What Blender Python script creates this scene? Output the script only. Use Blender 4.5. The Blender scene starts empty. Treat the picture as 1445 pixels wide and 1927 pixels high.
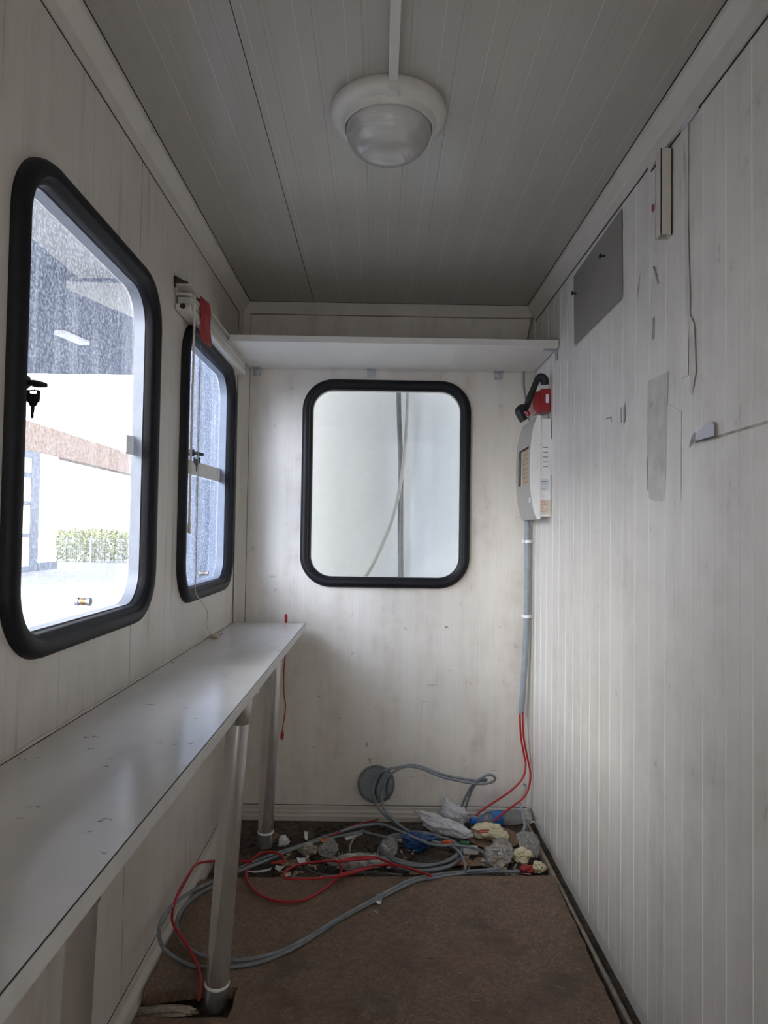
import bpy, bmesh, math, random
from mathutils import Vector, Matrix, noise

random.seed(7)
sc = bpy.context.scene
COL = sc.collection
PI = math.pi

# ------------------------------------------------------------------ camera
FPX, PITCH, YAW, ROLL, EYE = 1300.0, 0.0309, 0.0066, 0.0149, 1.226
def _basis():
    fwd = Vector((math.sin(YAW)*math.cos(PITCH), math.cos(YAW)*math.cos(PITCH), math.sin(PITCH)))
    right = Vector((math.cos(YAW), -math.sin(YAW), 0))
    up = right.cross(fwd)
    r = right*math.cos(ROLL) + up*math.sin(ROLL)
    u = up*math.cos(ROLL) - right*math.sin(ROLL)
    return r, u, fwd
CR, CU, CF = _basis()
cam = bpy.data.cameras.new('camera')
cam.sensor_fit = 'VERTICAL'; cam.sensor_height = 36.0; cam.lens = 36.0*FPX/1927.0
cam.clip_start = 0.02; cam.clip_end = 300
camo = bpy.data.objects.new('camera', cam); COL.objects.link(camo)
m = Matrix((CR, CU, -CF)).transposed().to_4x4(); m.translation = (0, 0, EYE)
camo.matrix_world = m
sc.camera = camo

# ------------------------------------------------------------------ light and exposure
SKY_STRENGTH = 5.0
GLOW = 22.0          # bright hazy part of the sky, low to the left behind the camera
SUN_STRENGTH = 2.5
vs = sc.view_settings
sc.display_settings.display_device = 'sRGB'
vs.view_transform = 'Standard'; vs.look = 'None'; vs.gamma = 1.0; vs.exposure = 0.72
vs.use_curve_mapping = False
cy = sc.cycles
cy.use_denoising = True
cy.max_bounces = 14; cy.diffuse_bounces = 8; cy.glossy_bounces = 5
cy.transparent_max_bounces = 16; cy.transmission_bounces = 8
cy.sample_clamp_indirect = 8.0
w = bpy.data.worlds.new('sky'); sc.world = w; w.use_nodes = True
wn = w.node_tree; wn.nodes.clear()
wo = wn.nodes.new('ShaderNodeOutputWorld'); wb = wn.nodes.new('ShaderNodeBackground')
tc = wn.nodes.new('ShaderNodeTexCoord'); sx = wn.nodes.new('ShaderNodeSeparateXYZ'); rp = wn.nodes.new('ShaderNodeValToRGB')
wn.links.new(tc.outputs['Generated'], sx.inputs[0]); wn.links.new(sx.outputs['Z'], rp.inputs[0])
rp.color_ramp.elements[0].position = 0.0; rp.color_ramp.elements[0].color = (1.0, 0.96, 0.905, 1)
rp.color_ramp.elements[1].position = 0.55; rp.color_ramp.elements[1].color = (0.17, 0.20, 0.25, 1)
e_ = rp.color_ramp.elements.new(0.16); e_.color = (0.80, 0.78, 0.745, 1)
wn.links.new(rp.outputs[0], wb.inputs[0]); wb.inputs[1].default_value = SKY_STRENGTH
dp = wn.nodes.new('ShaderNodeVectorMath'); dp.operation = 'DOT_PRODUCT'; wn.links.new(tc.outputs['Generated'], dp.inputs[0])
dp.inputs[1].default_value = Vector((-0.74, -0.64, 0.20)).normalized()
mx_ = wn.nodes.new('ShaderNodeMath'); mx_.operation = 'MAXIMUM'; wn.links.new(dp.outputs['Value'], mx_.inputs[0]); mx_.inputs[1].default_value = 0
pw_ = wn.nodes.new('ShaderNodeMath'); pw_.operation = 'POWER'; wn.links.new(mx_.outputs[0], pw_.inputs[0]); pw_.inputs[1].default_value = 8
mu_ = wn.nodes.new('ShaderNodeMath'); mu_.operation = 'MULTIPLY'; wn.links.new(pw_.outputs[0], mu_.inputs[0]); mu_.inputs[1].default_value = GLOW
wg = wn.nodes.new('ShaderNodeBackground'); wg.inputs[0].default_value = (1.0, 0.94, 0.85, 1); wn.links.new(mu_.outputs[0], wg.inputs[1])
ad_ = wn.nodes.new('ShaderNodeAddShader'); wn.links.new(wb.outputs[0], ad_.inputs[0]); wn.links.new(wg.outputs[0], ad_.inputs[1])
wn.links.new(ad_.outputs[0], wo.inputs[0])
sun = bpy.data.lights.new('sun', 'SUN'); sun.energy = SUN_STRENGTH; sun.angle = 0.02; sun.color = (1.0, 0.96, 0.9)
suno = bpy.data.objects.new('sun', sun); COL.objects.link(suno)
suno.rotation_euler = Vector((-0.75, 0.10, -0.65)).to_track_quat('-Z', 'Y').to_euler()
suno.location = (5, 5, 12)
def portal(name, loc, direction, sx_, sy_):
    l = bpy.data.lights.new(name, 'AREA'); l.shape = 'RECTANGLE'; l.size = sx_; l.size_y = sy_
    l.cycles.is_portal = True
    o = bpy.data.objects.new(name, l); COL.objects.link(o)
    o.location = loc; o.rotation_euler = Vector(direction).to_track_quat('-Z', 'Y').to_euler()
portal('sky_portal', (-0.68, 1.5, 1.44), (1, 0, 0), 0.75, 0.95)
portal('sky_portal', (-0.68, 2.48, 1.44), (1, 0, 0), 0.75, 0.95)
portal('sky_portal', (0.025, 3.06, 1.44), (0, -1, 0), 0.75, 0.95)
portal('sky_portal', (0.09, -0.55, 1.05), (0, 1, 0), 0.9, 2.1)

# ------------------------------------------------------------------ pixel -> point on a real plane of the room
def ray(px, py): return CF + ((px-722.5)*CR - (py-963.5)*CU)/FPX
EYEV = Vector((0, 0, EYE))
def at_x(px, py, X): d = ray(px, py); return EYEV + d*(X/d.x)
def at_y(px, py, Y): d = ray(px, py); return EYEV + d*(Y/d.y)
def at_z(px, py, Z): d = ray(px, py); return EYEV + d*((Z-EYE)/d.z)

# ------------------------------------------------------------------ node materials
class NB:
    def __init__(s, name):
        s.m = bpy.data.materials.new(name); s.m.use_nodes = True
        s.t = s.m.node_tree; s.t.nodes.clear()
        s.out = s.t.nodes.new('ShaderNodeOutputMaterial')
        s.co = s.t.nodes.new('ShaderNodeTexCoord').outputs['Object']
    def n(s, typ, ins=None, **kw):
        nd = s.t.nodes.new(typ)
        for k, v in kw.items(): setattr(nd, k, v)
        for k, v in (ins or {}).items():
            sk = nd.inputs[k]
            if hasattr(v, 'is_output'): s.t.links.new(v, sk)
            elif isinstance(v, tuple) and len(v) == 3 and sk.type == 'RGBA': sk.default_value = (*v, 1)
            else: sk.default_value = v
        return nd
    def math(s, op, a, b=0.0, c=0.0):
        return s.n('ShaderNodeMath', {0: a, 1: b, 2: c}, operation=op).outputs[0]
    def noise(s, scale, detail=4.0, stretch=(1, 1, 1), rough=0.55, off=(0, 0, 0)):
        mp = s.n('ShaderNodeMapping', {'Vector': s.co, 'Scale': stretch, 'Location': off})
        return s.n('ShaderNodeTexNoise', {'Vector': mp.outputs[0], 'Scale': scale, 'Detail': detail, 'Roughness': rough}).outputs[0]
    def ramp(s, fac, a, b, va=0.0, vb=1.0):
        return s.n('ShaderNodeMapRange', {0: fac, 1: a, 2: b, 3: va, 4: vb}).outputs[0]
    def mix(s, fac, a, b):
        nd = s.n('ShaderNodeMix', data_type='RGBA')
        for i, v in ((0, fac), (6, a), (7, b)):
            if hasattr(v, 'is_output'): s.t.links.new(v, nd.inputs[i])
            else: nd.inputs[i].default_value = (*v, 1) if isinstance(v, tuple) else v
        return nd.outputs[2]
    def axis(s, k): return s.n('ShaderNodeSeparateXYZ', {0: s.co}).outputs[k]
    def bump(s, h, strength=0.3, dist=0.01):
        return s.n('ShaderNodeBump', {'Height': h, 'Strength': strength, 'Distance': dist}).outputs[0]
    def bsdf(s, color, rough=0.5, metal=0.0, normal=None, **ins):
        d = {'Base Color': color, 'Roughness': rough, 'Metallic': metal}
        if normal is not None: d['Normal'] = normal
        d.update(ins)
        return s.n('ShaderNodeBsdfPrincipled', d).outputs[0]
    def mixsh(s, fac, a, b):
        return s.n('ShaderNodeMixShader', {0: fac, 1: a, 2: b}).outputs[0]
    def done(s, sh):
        s.t.links.new(sh, s.out.inputs[0]); return s.m

def plain(name, c, rough=0.5, metal=0.0, var=0.12, scale=30, bump=0.0, **kw):
    b = NB(name)
    nz = b.noise(scale)
    col = b.mix(b.ramp(nz, .35, .65), tuple(x*(1-var) for x in c), tuple(min(1, x*(1+var)) for x in c))
    return b.done(b.bsdf(col, rough, metal, b.bump(nz, bump, .005) if bump else None, **kw))

def paint(name, base, line_axis=None, spacing=.095, off=0.0, half=.0012, line_col=None, line_bump=0.0,
          dirt=(.50, .45, .38), dirt_amt=.35, rough=.35, stretch=(6, 6, 1), scuffs=.5, seams=(), seam_axis=1, lamt=1.0, wav=.0, streak=.0):
    b = NB(name)
    n1 = b.noise(2.2, 5, stretch); n2 = b.noise(14, 6, (1, 1, 1)); n3 = b.noise(60, 3, (1, 1, .5), off=(3, 1, 2))
    d = b.math('MULTIPLY', b.ramp(n1, .38, .78), b.ramp(n2, .25, .75))
    col = b.mix(b.math('MULTIPLY', d, dirt_amt*2.0), base, dirt)
    if scuffs:
        sc1 = b.math('MULTIPLY', b.ramp(n2, .60, .72), b.ramp(n3, .56, .68))
        col = b.mix(b.math('MULTIPLY', sc1, scuffs), col, tuple(x*.55 for x in dirt))
    h = b.math('MULTIPLY', n2, .3)
    if wav: h = b.math('ADD', h, b.math('MULTIPLY', b.noise(2.0, 1, (1, .5, .4)), wav))
    if line_axis is not None:
        x = b.axis(line_axis)
        dist = b.math('PINGPONG', b.math('SUBTRACT', x, off), spacing/2)
        ln = b.ramp(dist, half*.5, half*1.6, 1.0, 0.0)
        dist2 = b.math('PINGPONG', b.math('SUBTRACT', x, off+spacing*.47), spacing/2)
        ln2 = b.math('MULTIPLY', b.ramp(dist2, half*.3, half*1.2, 1.0, 0.0), .35)
        if line_col: 
            col = b.mix(b.math('MULTIPLY', ln, lamt), col, line_col)
            col = b.mix(ln2, col, tuple(x*.72 for x in base))
        if line_bump: h = b.math('ADD', h, b.math('MULTIPLY', ln, line_bump))
    if streak:
        st = b.math('MULTIPLY', b.ramp(b.noise(5, 4, (9, 9, .35), off=(1, 5, 2)), .56, .74), b.ramp(b.noise(2.5, 3, (1, 1, 1), off=(7, 1, 3)), .45, .65))
        col = b.mix(b.math('MULTIPLY', st, streak), col, tuple(x*.6 for x in dirt))
    for s_ in seams:
        x = b.axis(seam_axis)
        ln = b.ramp(b.math('ABSOLUTE', b.math('SUBTRACT', x, s_)), .0006, .0016, 1.0, 0.0)
        col = b.mix(ln, col, (.03, .028, .025)); h = b.math('SUBTRACT', h, ln)
    return b.done(b.bsdf(col, rough, 0, b.bump(h, .25, .004)))

WHITE = (.69, .65, .60)
M = {}
M['wall_l'] = paint('painted_panel_left', WHITE, 1, .095, .02, .001, (.50, .46, .41), .0, dirt=(.40, .33, .26), dirt_amt=.32, stretch=(3, 3, .5), seams=(1.736,), seam_axis=1, lamt=.5, scuffs=.35, wav=.5, streak=.7)
M['wall_b'] = paint('painted_panel_back', (.76, .715, .65), 0, .048, .01, .0009, (.80, .78, .74), .0, dirt=(.44, .37, .29), dirt_amt=.40, scuffs=.9, lamt=.5)
M['wall_r'] = paint('painted_panel_right', (.785, .75, .70), 1, .095, .0, .0013, (.88, .87, .84), .6, dirt=(.44, .40, .35), dirt_amt=.34, stretch=(3, 3, .6), rough=.33, streak=.14, scuffs=.45, wav=.6)
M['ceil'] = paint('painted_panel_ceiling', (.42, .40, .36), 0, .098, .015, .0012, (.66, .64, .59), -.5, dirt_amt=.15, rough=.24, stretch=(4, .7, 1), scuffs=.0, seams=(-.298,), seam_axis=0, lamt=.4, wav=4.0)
M['trim'] = paint('painted_trim', (.66, .625, .57), dirt_amt=.22, rough=.38, scuffs=.3)
M['base'] = paint('painted_baseboard', (.60, .565, .51), dirt_amt=.5, rough=.5, scuffs=1.0, stretch=(2, 2, 6))
M['rail'] = plain('dirty_rail', (.26, .22, .18), .6, var=.25)
M['shelf'] = paint('white_laminate_shelf', (.76, .74, .70), dirt_amt=.12, rough=.4, scuffs=.2)
M['exterior'] = plain('exterior_panel', (.72, .72, .71), .5)
M['rubber'] = plain('black_rubber', (.006, .006, .009), .5, var=.2, bump=.1, scale=60, **{'Specular IOR Level': .3})
M['blackp'] = plain('black_plastic', (.012, .012, .013), .38)
M['alu'] = plain('aluminium_tube', (.64, .63, .61), .22, .78, var=.06, scale=12)
M['galv'] = plain('galvanised_steel', (.50, .51, .53), .42, .8, var=.18, scale=60)
M['steelplate'] = plain('grey_metal_plate', (.33, .31, .285), .45, .3, var=.08, scale=5)
M['darksteel'] = plain('dark_steel', (.06, .06, .06), .4, .7)
M['brass'] = plain('brass', (.50, .28, .12), .35, .8)
M['whitep'] = plain('white_plastic', (.90, .90, .89), .32, var=.03)
M['lampw'] = plain('white_lamp_plastic', (.66, .645, .61), .38, var=.04)
M['greyp'] = plain('light_grey_plastic', (.40, .385, .36), .4, var=.05)
M['tan'] = plain('tan_label_panel', (.50, .40, .27), .6, var=.15, scale=80)
M['pipe'] = plain('grey_conduit', (.27, .30, .32), .45, var=.1)
M['cable'] = plain('grey_cable', (.20, .225, .245), .5, var=.18, scale=25)
M['cabledark'] = plain('dark_grey_cable', (.12, .13, .14), .5, var=.15)
M['cablelight'] = plain('light_grey_cable', (.27, .27, .265), .5, var=.12)
M['red'] = plain('red_cable', (.42, .012, .018), .45, var=.15)
M['redp'] = plain('red_plastic', (.34, .008, .016), .22, var=.15, **{'Coat Weight': .4})
M['redfab'] = plain('red_tape', (.36, .03, .035), .5, var=.25)
M['cord'] = plain('cream_cord', (.62, .56, .45), .6)
M['paperw'] = plain('white_paper', (.70, .69, .67), .7, var=.06)
M['papergrey'] = plain('pale_grey_sticker', (.60, .60, .66), .6, var=.05)
M['dirtpaper'] = plain('dirty_paper', (.42, .37, .30), .8, var=.35, scale=25)
M['yellowp'] = plain('yellow_tissue', (.66, .60, .40), .75, var=.18, scale=14)
M['cardboard'] = plain('brown_cardboard', (.23, .15, .095), .8, var=.2, scale=12)
M['splinter'] = plain('pale_wood_splinter', (.30, .22, .15), .8, var=.3)
M['redcard'] = plain('red_brown_card', (.27, .12, .085), .75, var=.2)
M['bluecap'] = plain('blue_cap', (.02, .13, .55), .35)
M['print_red'] = plain('red_print', (.45, .04, .05), .6)
M['print_orange'] = plain('orange_print', (.70, .13, .03), .5)
M['print_green'] = plain('green_print', (.03, .18, .07), .5)
M['print_dark'] = plain('dark_print', (.10, .11, .14), .6)
M['label_pale'] = plain('pale_label', (.72, .75, .80), .5, var=.03)
M['label_cream'] = plain('cream_label', (.74, .68, .57), .5, var=.05)
M['residue'] = plain('tape_residue', (.585, .555, .505), .55, var=.12, scale=20)
M['scuff'] = plain('scuff_mark', (.33, .32, .31), .6, var=.3, scale=60)
M['wstain'] = plain('water_stain', (.61, .575, .52), .5, var=.12, scale=12)
M['stain'] = plain('brown_stain', (.40, .36, .31), .6, var=.25, scale=30)
M['hole'] = plain('grey_pvc', (.20, .20, .21), .45, var=.12)

def board_mat():
    b = NB('worn_chipboard')
    def fib(rot, sc_, off):
        m0 = b.n('ShaderNodeMapping', {'Vector': b.co, 'Rotation': (0, 0, rot), 'Location': (off, off*.7, 0)})
        mp = b.n('ShaderNodeMapping', {'Vector': m0.outputs[0], 'Scale': (14*sc_, 1.8*sc_, 1)})
        return b.n('ShaderNodeTexNoise', {'Vector': mp.outputs[0], 'Scale': 12, 'Detail': 3, 'Roughness': .6, 'Distortion': 2.2}).outputs[0]
    fs = [fib(.5, 1, 0), fib(1.35, 1.3, 3), fib(2.4, .9, 7)]
    mx = b.math('MAXIMUM', b.math('MAXIMUM', fs[0], fs[1]), fs[2]); mn = b.math('MINIMUM', b.math('MINIMUM', fs[0], fs[1]), fs[2])
    f2 = b.noise(7, 6, rough=.65); f3 = b.noise(2.2, 4, off=(4, 2, 0)); f4 = b.noise(120, 4)
    c = b.mix(b.ramp(f4, .3, .7), (.135, .088, .058), (.20, .138, .094))
    c = b.mix(b.math('MULTIPLY', b.ramp(mx, .56, .66), .6), c, (.36, .26, .18))
    c = b.mix(b.math('MULTIPLY', b.ramp(mn, .30, .42, 1, 0), .7), c, (.06, .042, .03))
    c = b.mix(b.math('MULTIPLY', b.ramp(f2, .50, .66), .7), c, (.07, .052, .04))
    c = b.mix(b.math('MULTIPLY', b.ramp(f3, .45, .65), .4), c, (.20, .115, .06))
    h = b.math('ADD', b.math('MULTIPLY', mx, 1.0), b.math('MULTIPLY', f4, .4))
    return b.done(b.bsdf(c, .72, 0, b.bump(h, .5, .006)))
M['board'] = board_mat()
def dirt_mat():
    b = NB('dirty_floor')
    f1 = b.noise(40, 8); f2 = b.noise(7, 5)
    c = b.mix(b.ramp(f1, .3, .7), (.035, .026, .018), (.13, .10, .075))
    c = b.mix(b.math('MULTIPLY', b.ramp(f2, .5, .65), .6), c, (.02, .016, .013))
    return b.done(b.bsdf(c, .9, 0, b.bump(f1, .7, .01)))
M['dirt'] = dirt_mat()
def bench_mat():
    b = NB('grey_laminate_worktop')
    n2 = b.noise(5, 5, (1, .6, 1)); n3 = b.noise(34, 3, (1, 1.5, 1)); n4 = b.noise(7, 2, off=(5, 3, 0)); n5 = b.noise(180, 3)
    c = b.mix(b.ramp(n2, .4, .75), (.66, .645, .625), (.55, .53, .505))
    spk = b.math('MULTIPLY', b.ramp(n3, .67, .70), b.ramp(n4, .50, .58))
    c = b.mix(b.math('MULTIPLY', spk, .8), c, (.16, .13, .10))
    return b.done(b.bsdf(c, b.ramp(n5, .3, .7, .14, .19)))
M['bench'] = bench_mat()
M['benchedge'] = plain('grey_edge_band', (.60, .60, .585), .4, var=.05)

def glass(name, tint=(1, 1, 1), dirt=0.0, speck=.0, dirtcol=(.75, .8, .88), gl=.06):
    b = NB(name)
    tr = b.n('ShaderNodeBsdfTransparent', {0: tint}).outputs[0]
    g = b.n('ShaderNodeBsdfGlossy', {'Color': (1, 1, 1), 'Roughness': .01}).outputs[0]
    fr = b.n('ShaderNodeFresnel', {'IOR': 1.45}).outputs[0]
    s1 = b.mixsh(fr, tr, g)
    if dirt or speck:
        tl = b.n('ShaderNodeBsdfTranslucent', {'Color': dirtcol}).outputs[0]
        df = b.n('ShaderNodeBsdfDiffuse', {'Color': dirtcol}).outputs[0]
        dd = b.mixsh(.25, tl, df)
        fine = b.noise(150, 2, (1, 1, 1)); run = b.noise(30, 4, (1, 1, .07)); big = b.noise(5, 3)
        f = b.math('MULTIPLY', b.ramp(fine, .42, .66), speck)
        f = b.math('ADD', f, b.math('MULTIPLY', b.ramp(run, .52, .72), speck*.5))
        f = b.math('ADD', f, b.math('MULTIPLY', b.ramp(big, .35, .75), dirt))
        s1 = b.mixsh(b.math('MINIMUM', f, .9), s1, dd)
    return b.done(s1)
M['glass_clear'] = glass('window_glass', (.97, .985, .985))
M['glass_dirty'] = glass('hazed_acrylic', (.84, .90, 1.0), .03, .17, (.62, .70, .86))
M['glass_frost'] = glass('frosted_acrylic', (.55, .65, .86), .06, .34, (.50, .60, .82))
M['reveal'] = plain('frosted_acrylic_edge', (.25, .275, .33), .4, var=.05)
M['edge_acrylic'] = glass('acrylic_edge', (.9, .93, 1.0), .35, .3)
def clear_plastic(name, tint, milk, rough=.15, mcol=(.75, .75, .73)):
    b = NB(name)
    tr = b.n('ShaderNodeBsdfTransparent', {0: tint}).outputs[0]
    nz = b.noise(40, 4)
    bm_ = b.bump(nz, .3, .004)
    g = b.n('ShaderNodeBsdfGlossy', {'Color': (1, 1, 1), 'Roughness': rough, 'Normal': bm_}).outputs[0]
    fr = b.n('ShaderNodeFresnel', {'IOR': 1.5, 'Normal': bm_}).outputs[0]
    df = b.n('ShaderNodeBsdfDiffuse', {'Color': mcol, 'Normal': bm_}).outputs[0]
    tl = b.n('ShaderNodeBsdfTranslucent', {'Color': mcol, 'Normal': bm_}).outputs[0]
    s1 = b.mixsh(b.math('MULTIPLY', b.ramp(nz, .2, .8, .6, 1.3), milk), tr, b.mixsh(.4, df, tl))
    return b.done(b.mixsh(fr, s1, g))
M['whitecord'] = clear_plastic('cream_wand', (.97, .94, .88), .85, .25, (.95, .90, .80))
M['bag_white'] = clear_plastic('white_plastic_film', (.97, .97, .97), 1.0, .3, (.93, .94, .95))
M['bag_clear'] = clear_plastic('clear_plastic_film', (.98, .98, .97), .27, .22, (.85, .84, .80))
M['bag_blue'] = clear_plastic('blue_plastic_film', (.2, .4, .9), .9, .2, (.015, .10, .34))
M['pet'] = clear_plastic('clear_bottle_plastic', (.93, .96, .97), .20, .06, (.8, .85, .9))
M['bottle_label'] = plain('blue_bottle_label', (.02, .17, .50), .35, var=.2, scale=60)
def dome_mat():
    b = NB('prismatic_glass')
    x = b.axis(2)
    rings = b.n('ShaderNodeMath', {0: b.math('MULTIPLY', x, 900.0)}, operation='SINE').outputs[0]
    zb = b.bump(rings, .12, .002)
    tr = b.n('ShaderNodeBsdfTransparent', {0: (.96, .96, .95)}).outputs[0]
    df = b.mixsh(.5, b.n('ShaderNodeBsdfDiffuse', {'Color': (.88, .87, .84), 'Normal': zb}).outputs[0],
                 b.n('ShaderNodeBsdfTranslucent', {'Color': (.88, .87, .84), 'Normal': zb}).outputs[0])
    g = b.n('ShaderNodeBsdfGlossy', {'Color': (1, 1, 1), 'Roughness': .05}).outputs[0]
    fr = b.n('ShaderNodeFresnel', {'IOR': 1.5}).outputs[0]
    return b.done(b.mixsh(fr, b.mixsh(.74, tr, df), g))
M['dome'] = dome_mat()
# outside
M['ground'] = plain('pale_paving', (.33, .325, .335), .8, var=.12, scale=3, bump=.2)
M['canopy'] = plain('blue_grey_canopy', (.10, .125, .18), .6, var=.08, scale=3)
M['soffit'] = plain('white_soffit', (.38, .38, .375), .6, var=.05, scale=2)
M['shed'] = plain('blue_grey_panel', (.085, .105, .15), .5, var=.1)
M['neighbour'] = plain('pale_cabin_panel', (.50, .54, .58), .6, var=.02)
M['facade'] = plain('white_facade', (.86, .85, .84), .7, var=.02)
M['wood'] = plain('weathered_wood', (.20, .135, .10), .7, var=.25, scale=6)
M['doorblue'] = plain('blue_grey_metal', (.045, .065, .10), .45)
M['doorglass'] = plain('pale_door_glass', (.62, .58, .48), .25, var=.2, scale=2)
M['leaf'] = plain('hedge_leaf', (.34, .36, .17), .6, var=.5, scale=6)
M['car'] = plain('white_car_paint', (.72, .76, .82), .25)
M['carglass'] = plain('car_glass', (.10, .18, .25), .1)

# ------------------------------------------------------------------ mesh helpers
class MB:
    def __init__(s): s.v = []; s.f = []
    def add(s, vs, fs):
        k = len(s.v); s.v += [tuple(v) for v in vs]; s.f += [tuple(i+k for i in f) for f in fs]; return s
    def box(s, a, b):
        x0, y0, z0 = a; x1, y1, z1 = b
        x0, x1 = min(x0, x1), max(x0, x1); y0, y1 = min(y0, y1), max(y0, y1); z0, z1 = min(z0, z1), max(z0, z1)
        return s.add([(x0,y0,z0),(x1,y0,z0),(x1,y1,z0),(x0,y1,z0),(x0,y0,z1),(x1,y0,z1),(x1,y1,z1),(x0,y1,z1)],
                     [(3,2,1,0),(4,5,6,7),(0,1,5,4),(1,2,6,5),(2,3,7,6),(3,0,4,7)])
    def prism(s, poly, vec):
        n = len(poly); vec = Vector(vec); P = [Vector(p) for p in poly]
        return s.add(P + [p+vec for p in P], [tuple(reversed(range(n))), tuple(range(n, 2*n))] + [(i, (i+1) % n, (i+1) % n+n, i+n) for i in range(n)])
    def lathe(s, prof, origin=(0, 0, 0), axis=(0, 0, 1), n=32):
        ax = Vector(axis).normalized(); t = ax.orthogonal().normalized(); u = ax.cross(t); o = Vector(origin)
        vs = []; fs = []
        for r, h in prof:
            for k in range(n):
                a = 2*PI*k/n; vs.append(o + ax*h + (t*math.cos(a)+u*math.sin(a))*max(r, 1e-5))
        for i in range(len(prof)-1):
            for k in range(n):
                a, b = i*n+k, i*n+(k+1) % n; fs.append((a, b, b+n, a+n))
        fs.append(tuple(reversed(range(n)))); fs.append(tuple(range((len(prof)-1)*n, len(prof)*n)))
        return s.add(vs, fs)
    def tube(s, pts, r, n=10, rad=None, sub=6, smooth=True):
        P = crom(pts, sub) if smooth and len(pts) > 2 else [Vector(p) for p in pts]
        m_ = len(P); vs = []; fs = []
        t0 = (P[1]-P[0]).normalized(); u = t0.orthogonal().normalized()
        for i, p in enumerate(P):
            t = (P[min(i+1, m_-1)] - P[max(i-1, 0)]); t = t.normalized() if t.length > 1e-9 else t0
            u = (u - t*u.dot(t)); u = u.normalized() if u.length > 1e-6 else t.orthogonal().normalized()
            w_ = t.cross(u); rr = r if rad is None else rad(i/(m_-1))
            for k in range(n):
                a = 2*PI*k/n; vs.append(p + (u*math.cos(a)+w_*math.sin(a))*rr)
        for i in range(m_-1):
            for k in range(n):
                a, b = i*n+k, i*n+(k+1) % n; fs.append((a, b, b+n, a+n))
        fs.append(tuple(reversed(range(n)))); fs.append(tuple(range((m_-1)*n, m_*n)))
        return s.add(vs, fs)
    def build(s, name, mt, parent=None, smooth=False, bevel=0.0, origin=False):
        me = bpy.data.meshes.new(name); me.from_pydata(s.v, [], s.f); me.update()
        bm = bmesh.new(); bm.from_mesh(me)
        bmesh.ops.recalc_face_normals(bm, faces=bm.faces)
        if bevel:
            es = [e for e in bm.edges if len(e.link_faces) == 2 and e.calc_face_angle(0) > .5]
            bmesh.ops.bevel(bm, geom=es, offset=bevel, segments=2, affect='EDGES', profile=.6)
        bm.to_mesh(me); bm.free()
        me.materials.append(mt)
        o = bpy.data.objects.new(name, me); COL.objects.link(o)
        if smooth:
            me.polygons.foreach_set('use_smooth', [True]*len(me.polygons))
            try: me.set_sharp_from_angle(angle=.7)
            except Exception: pass
        if parent is not None:
            o.parent = parent; o.matrix_parent_inverse = Matrix.Translation(-Vector(parent.get('base') or (0, 0, 0)))
        elif origin:
            xs = [v.co for v in me.vertices]
            lo = Vector((min(c.x for c in xs), min(c.y for c in xs), min(c.z for c in xs))); hi = Vector((max(c.x for c in xs), max(c.y for c in xs), max(c.z for c in xs)))
            b = Vector(((lo.x+hi.x)/2, (lo.y+hi.y)/2, lo.z)); me.transform(Matrix.Translation(-b)); o.location = b
        return o

def crom(pts, sub=6):
    P = [Vector(p) for p in pts]; out = []
    for i in range(len(P)-1):
        a, b, c, d = P[max(i-1, 0)], P[i], P[i+1], P[min(i+2, len(P)-1)]
        for k in range(sub):
            t = k/sub
            out.append(.5*((2*b)+(c-a)*t+(2*a-5*b+4*c-d)*t*t+(3*b-a-3*c+d)*t**3))
    out.append(P[-1]); return out

def thing(name, label, cat, base=(0, 0, 0), group=None):
    o = bpy.data.objects.new(name, None); COL.objects.link(o); o.empty_display_size = .05
    o.location = base; o['base'] = [float(x) for x in base]; o['label'] = label; o['category'] = cat
    if group: o['group'] = group
    return o
def tag(o, label, cat, group=None, kind=None):
    o['label'] = label; o['category'] = cat
    if group: o['group'] = group
    if kind: o['kind'] = kind
    return o
def struct(o, label=None, cat=None):
    o['kind'] = 'structure'; o['base'] = [0.0, 0.0, 0.0]
    if label: o['label'] = label
    if cat: o['category'] = cat
    return o

def rrect(u0, u1, v0, v1, r, n=10):
    pts = []
    for cu, cv, a0 in ((u1-r, v1-r, 0), (u0+r, v1-r, 90), (u0+r, v0+r, 180), (u1-r, v0+r, 270)):
        for k in range(n+1):
            a = math.radians(a0+90*k/n); pts.append((cu+r*math.cos(a), cv+r*math.sin(a)))
    return pts

def holed_panel(name, outer, holes, to3, thick, mt):
    """flat sandwich panel with cut openings; to3(u,v,n) maps into the room, n<0 is outwards"""
    bm = bmesh.new(); loops = []
    for L in [outer]+holes:
        vs = [bm.verts.new((u, v, 0)) for u, v in L]
        loops.append(vs)
        for i in range(len(vs)): bm.edges.new((vs[i], vs[(i+1) % len(vs)]))
    bmesh.ops.triangle_fill(bm, edges=bm.edges[:], use_beauty=True, use_dissolve=False)
    bm.verts.index_update()
    V = [v.co.copy() for v in bm.verts]; F = [[v.index for v in f.verts] for f in bm.faces]
    idx = [[v.index for v in L] for L in loops]; bm.free()
    b = MB(); n = len(V)
    allv = [to3(c.x, c.y, 0) for c in V] + [to3(c.x, c.y, -thick) for c in V]
    fs = [tuple(f) for f in F] + [tuple(i+n for i in reversed(f)) for f in F]
    for L in idx:
        for i in range(len(L)):
            a, c = L[i], L[(i+1) % len(L)]; fs.append((a, c, c+n, a+n))
    b.add(allv, fs)
    return struct(b.build(name, mt))

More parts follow.
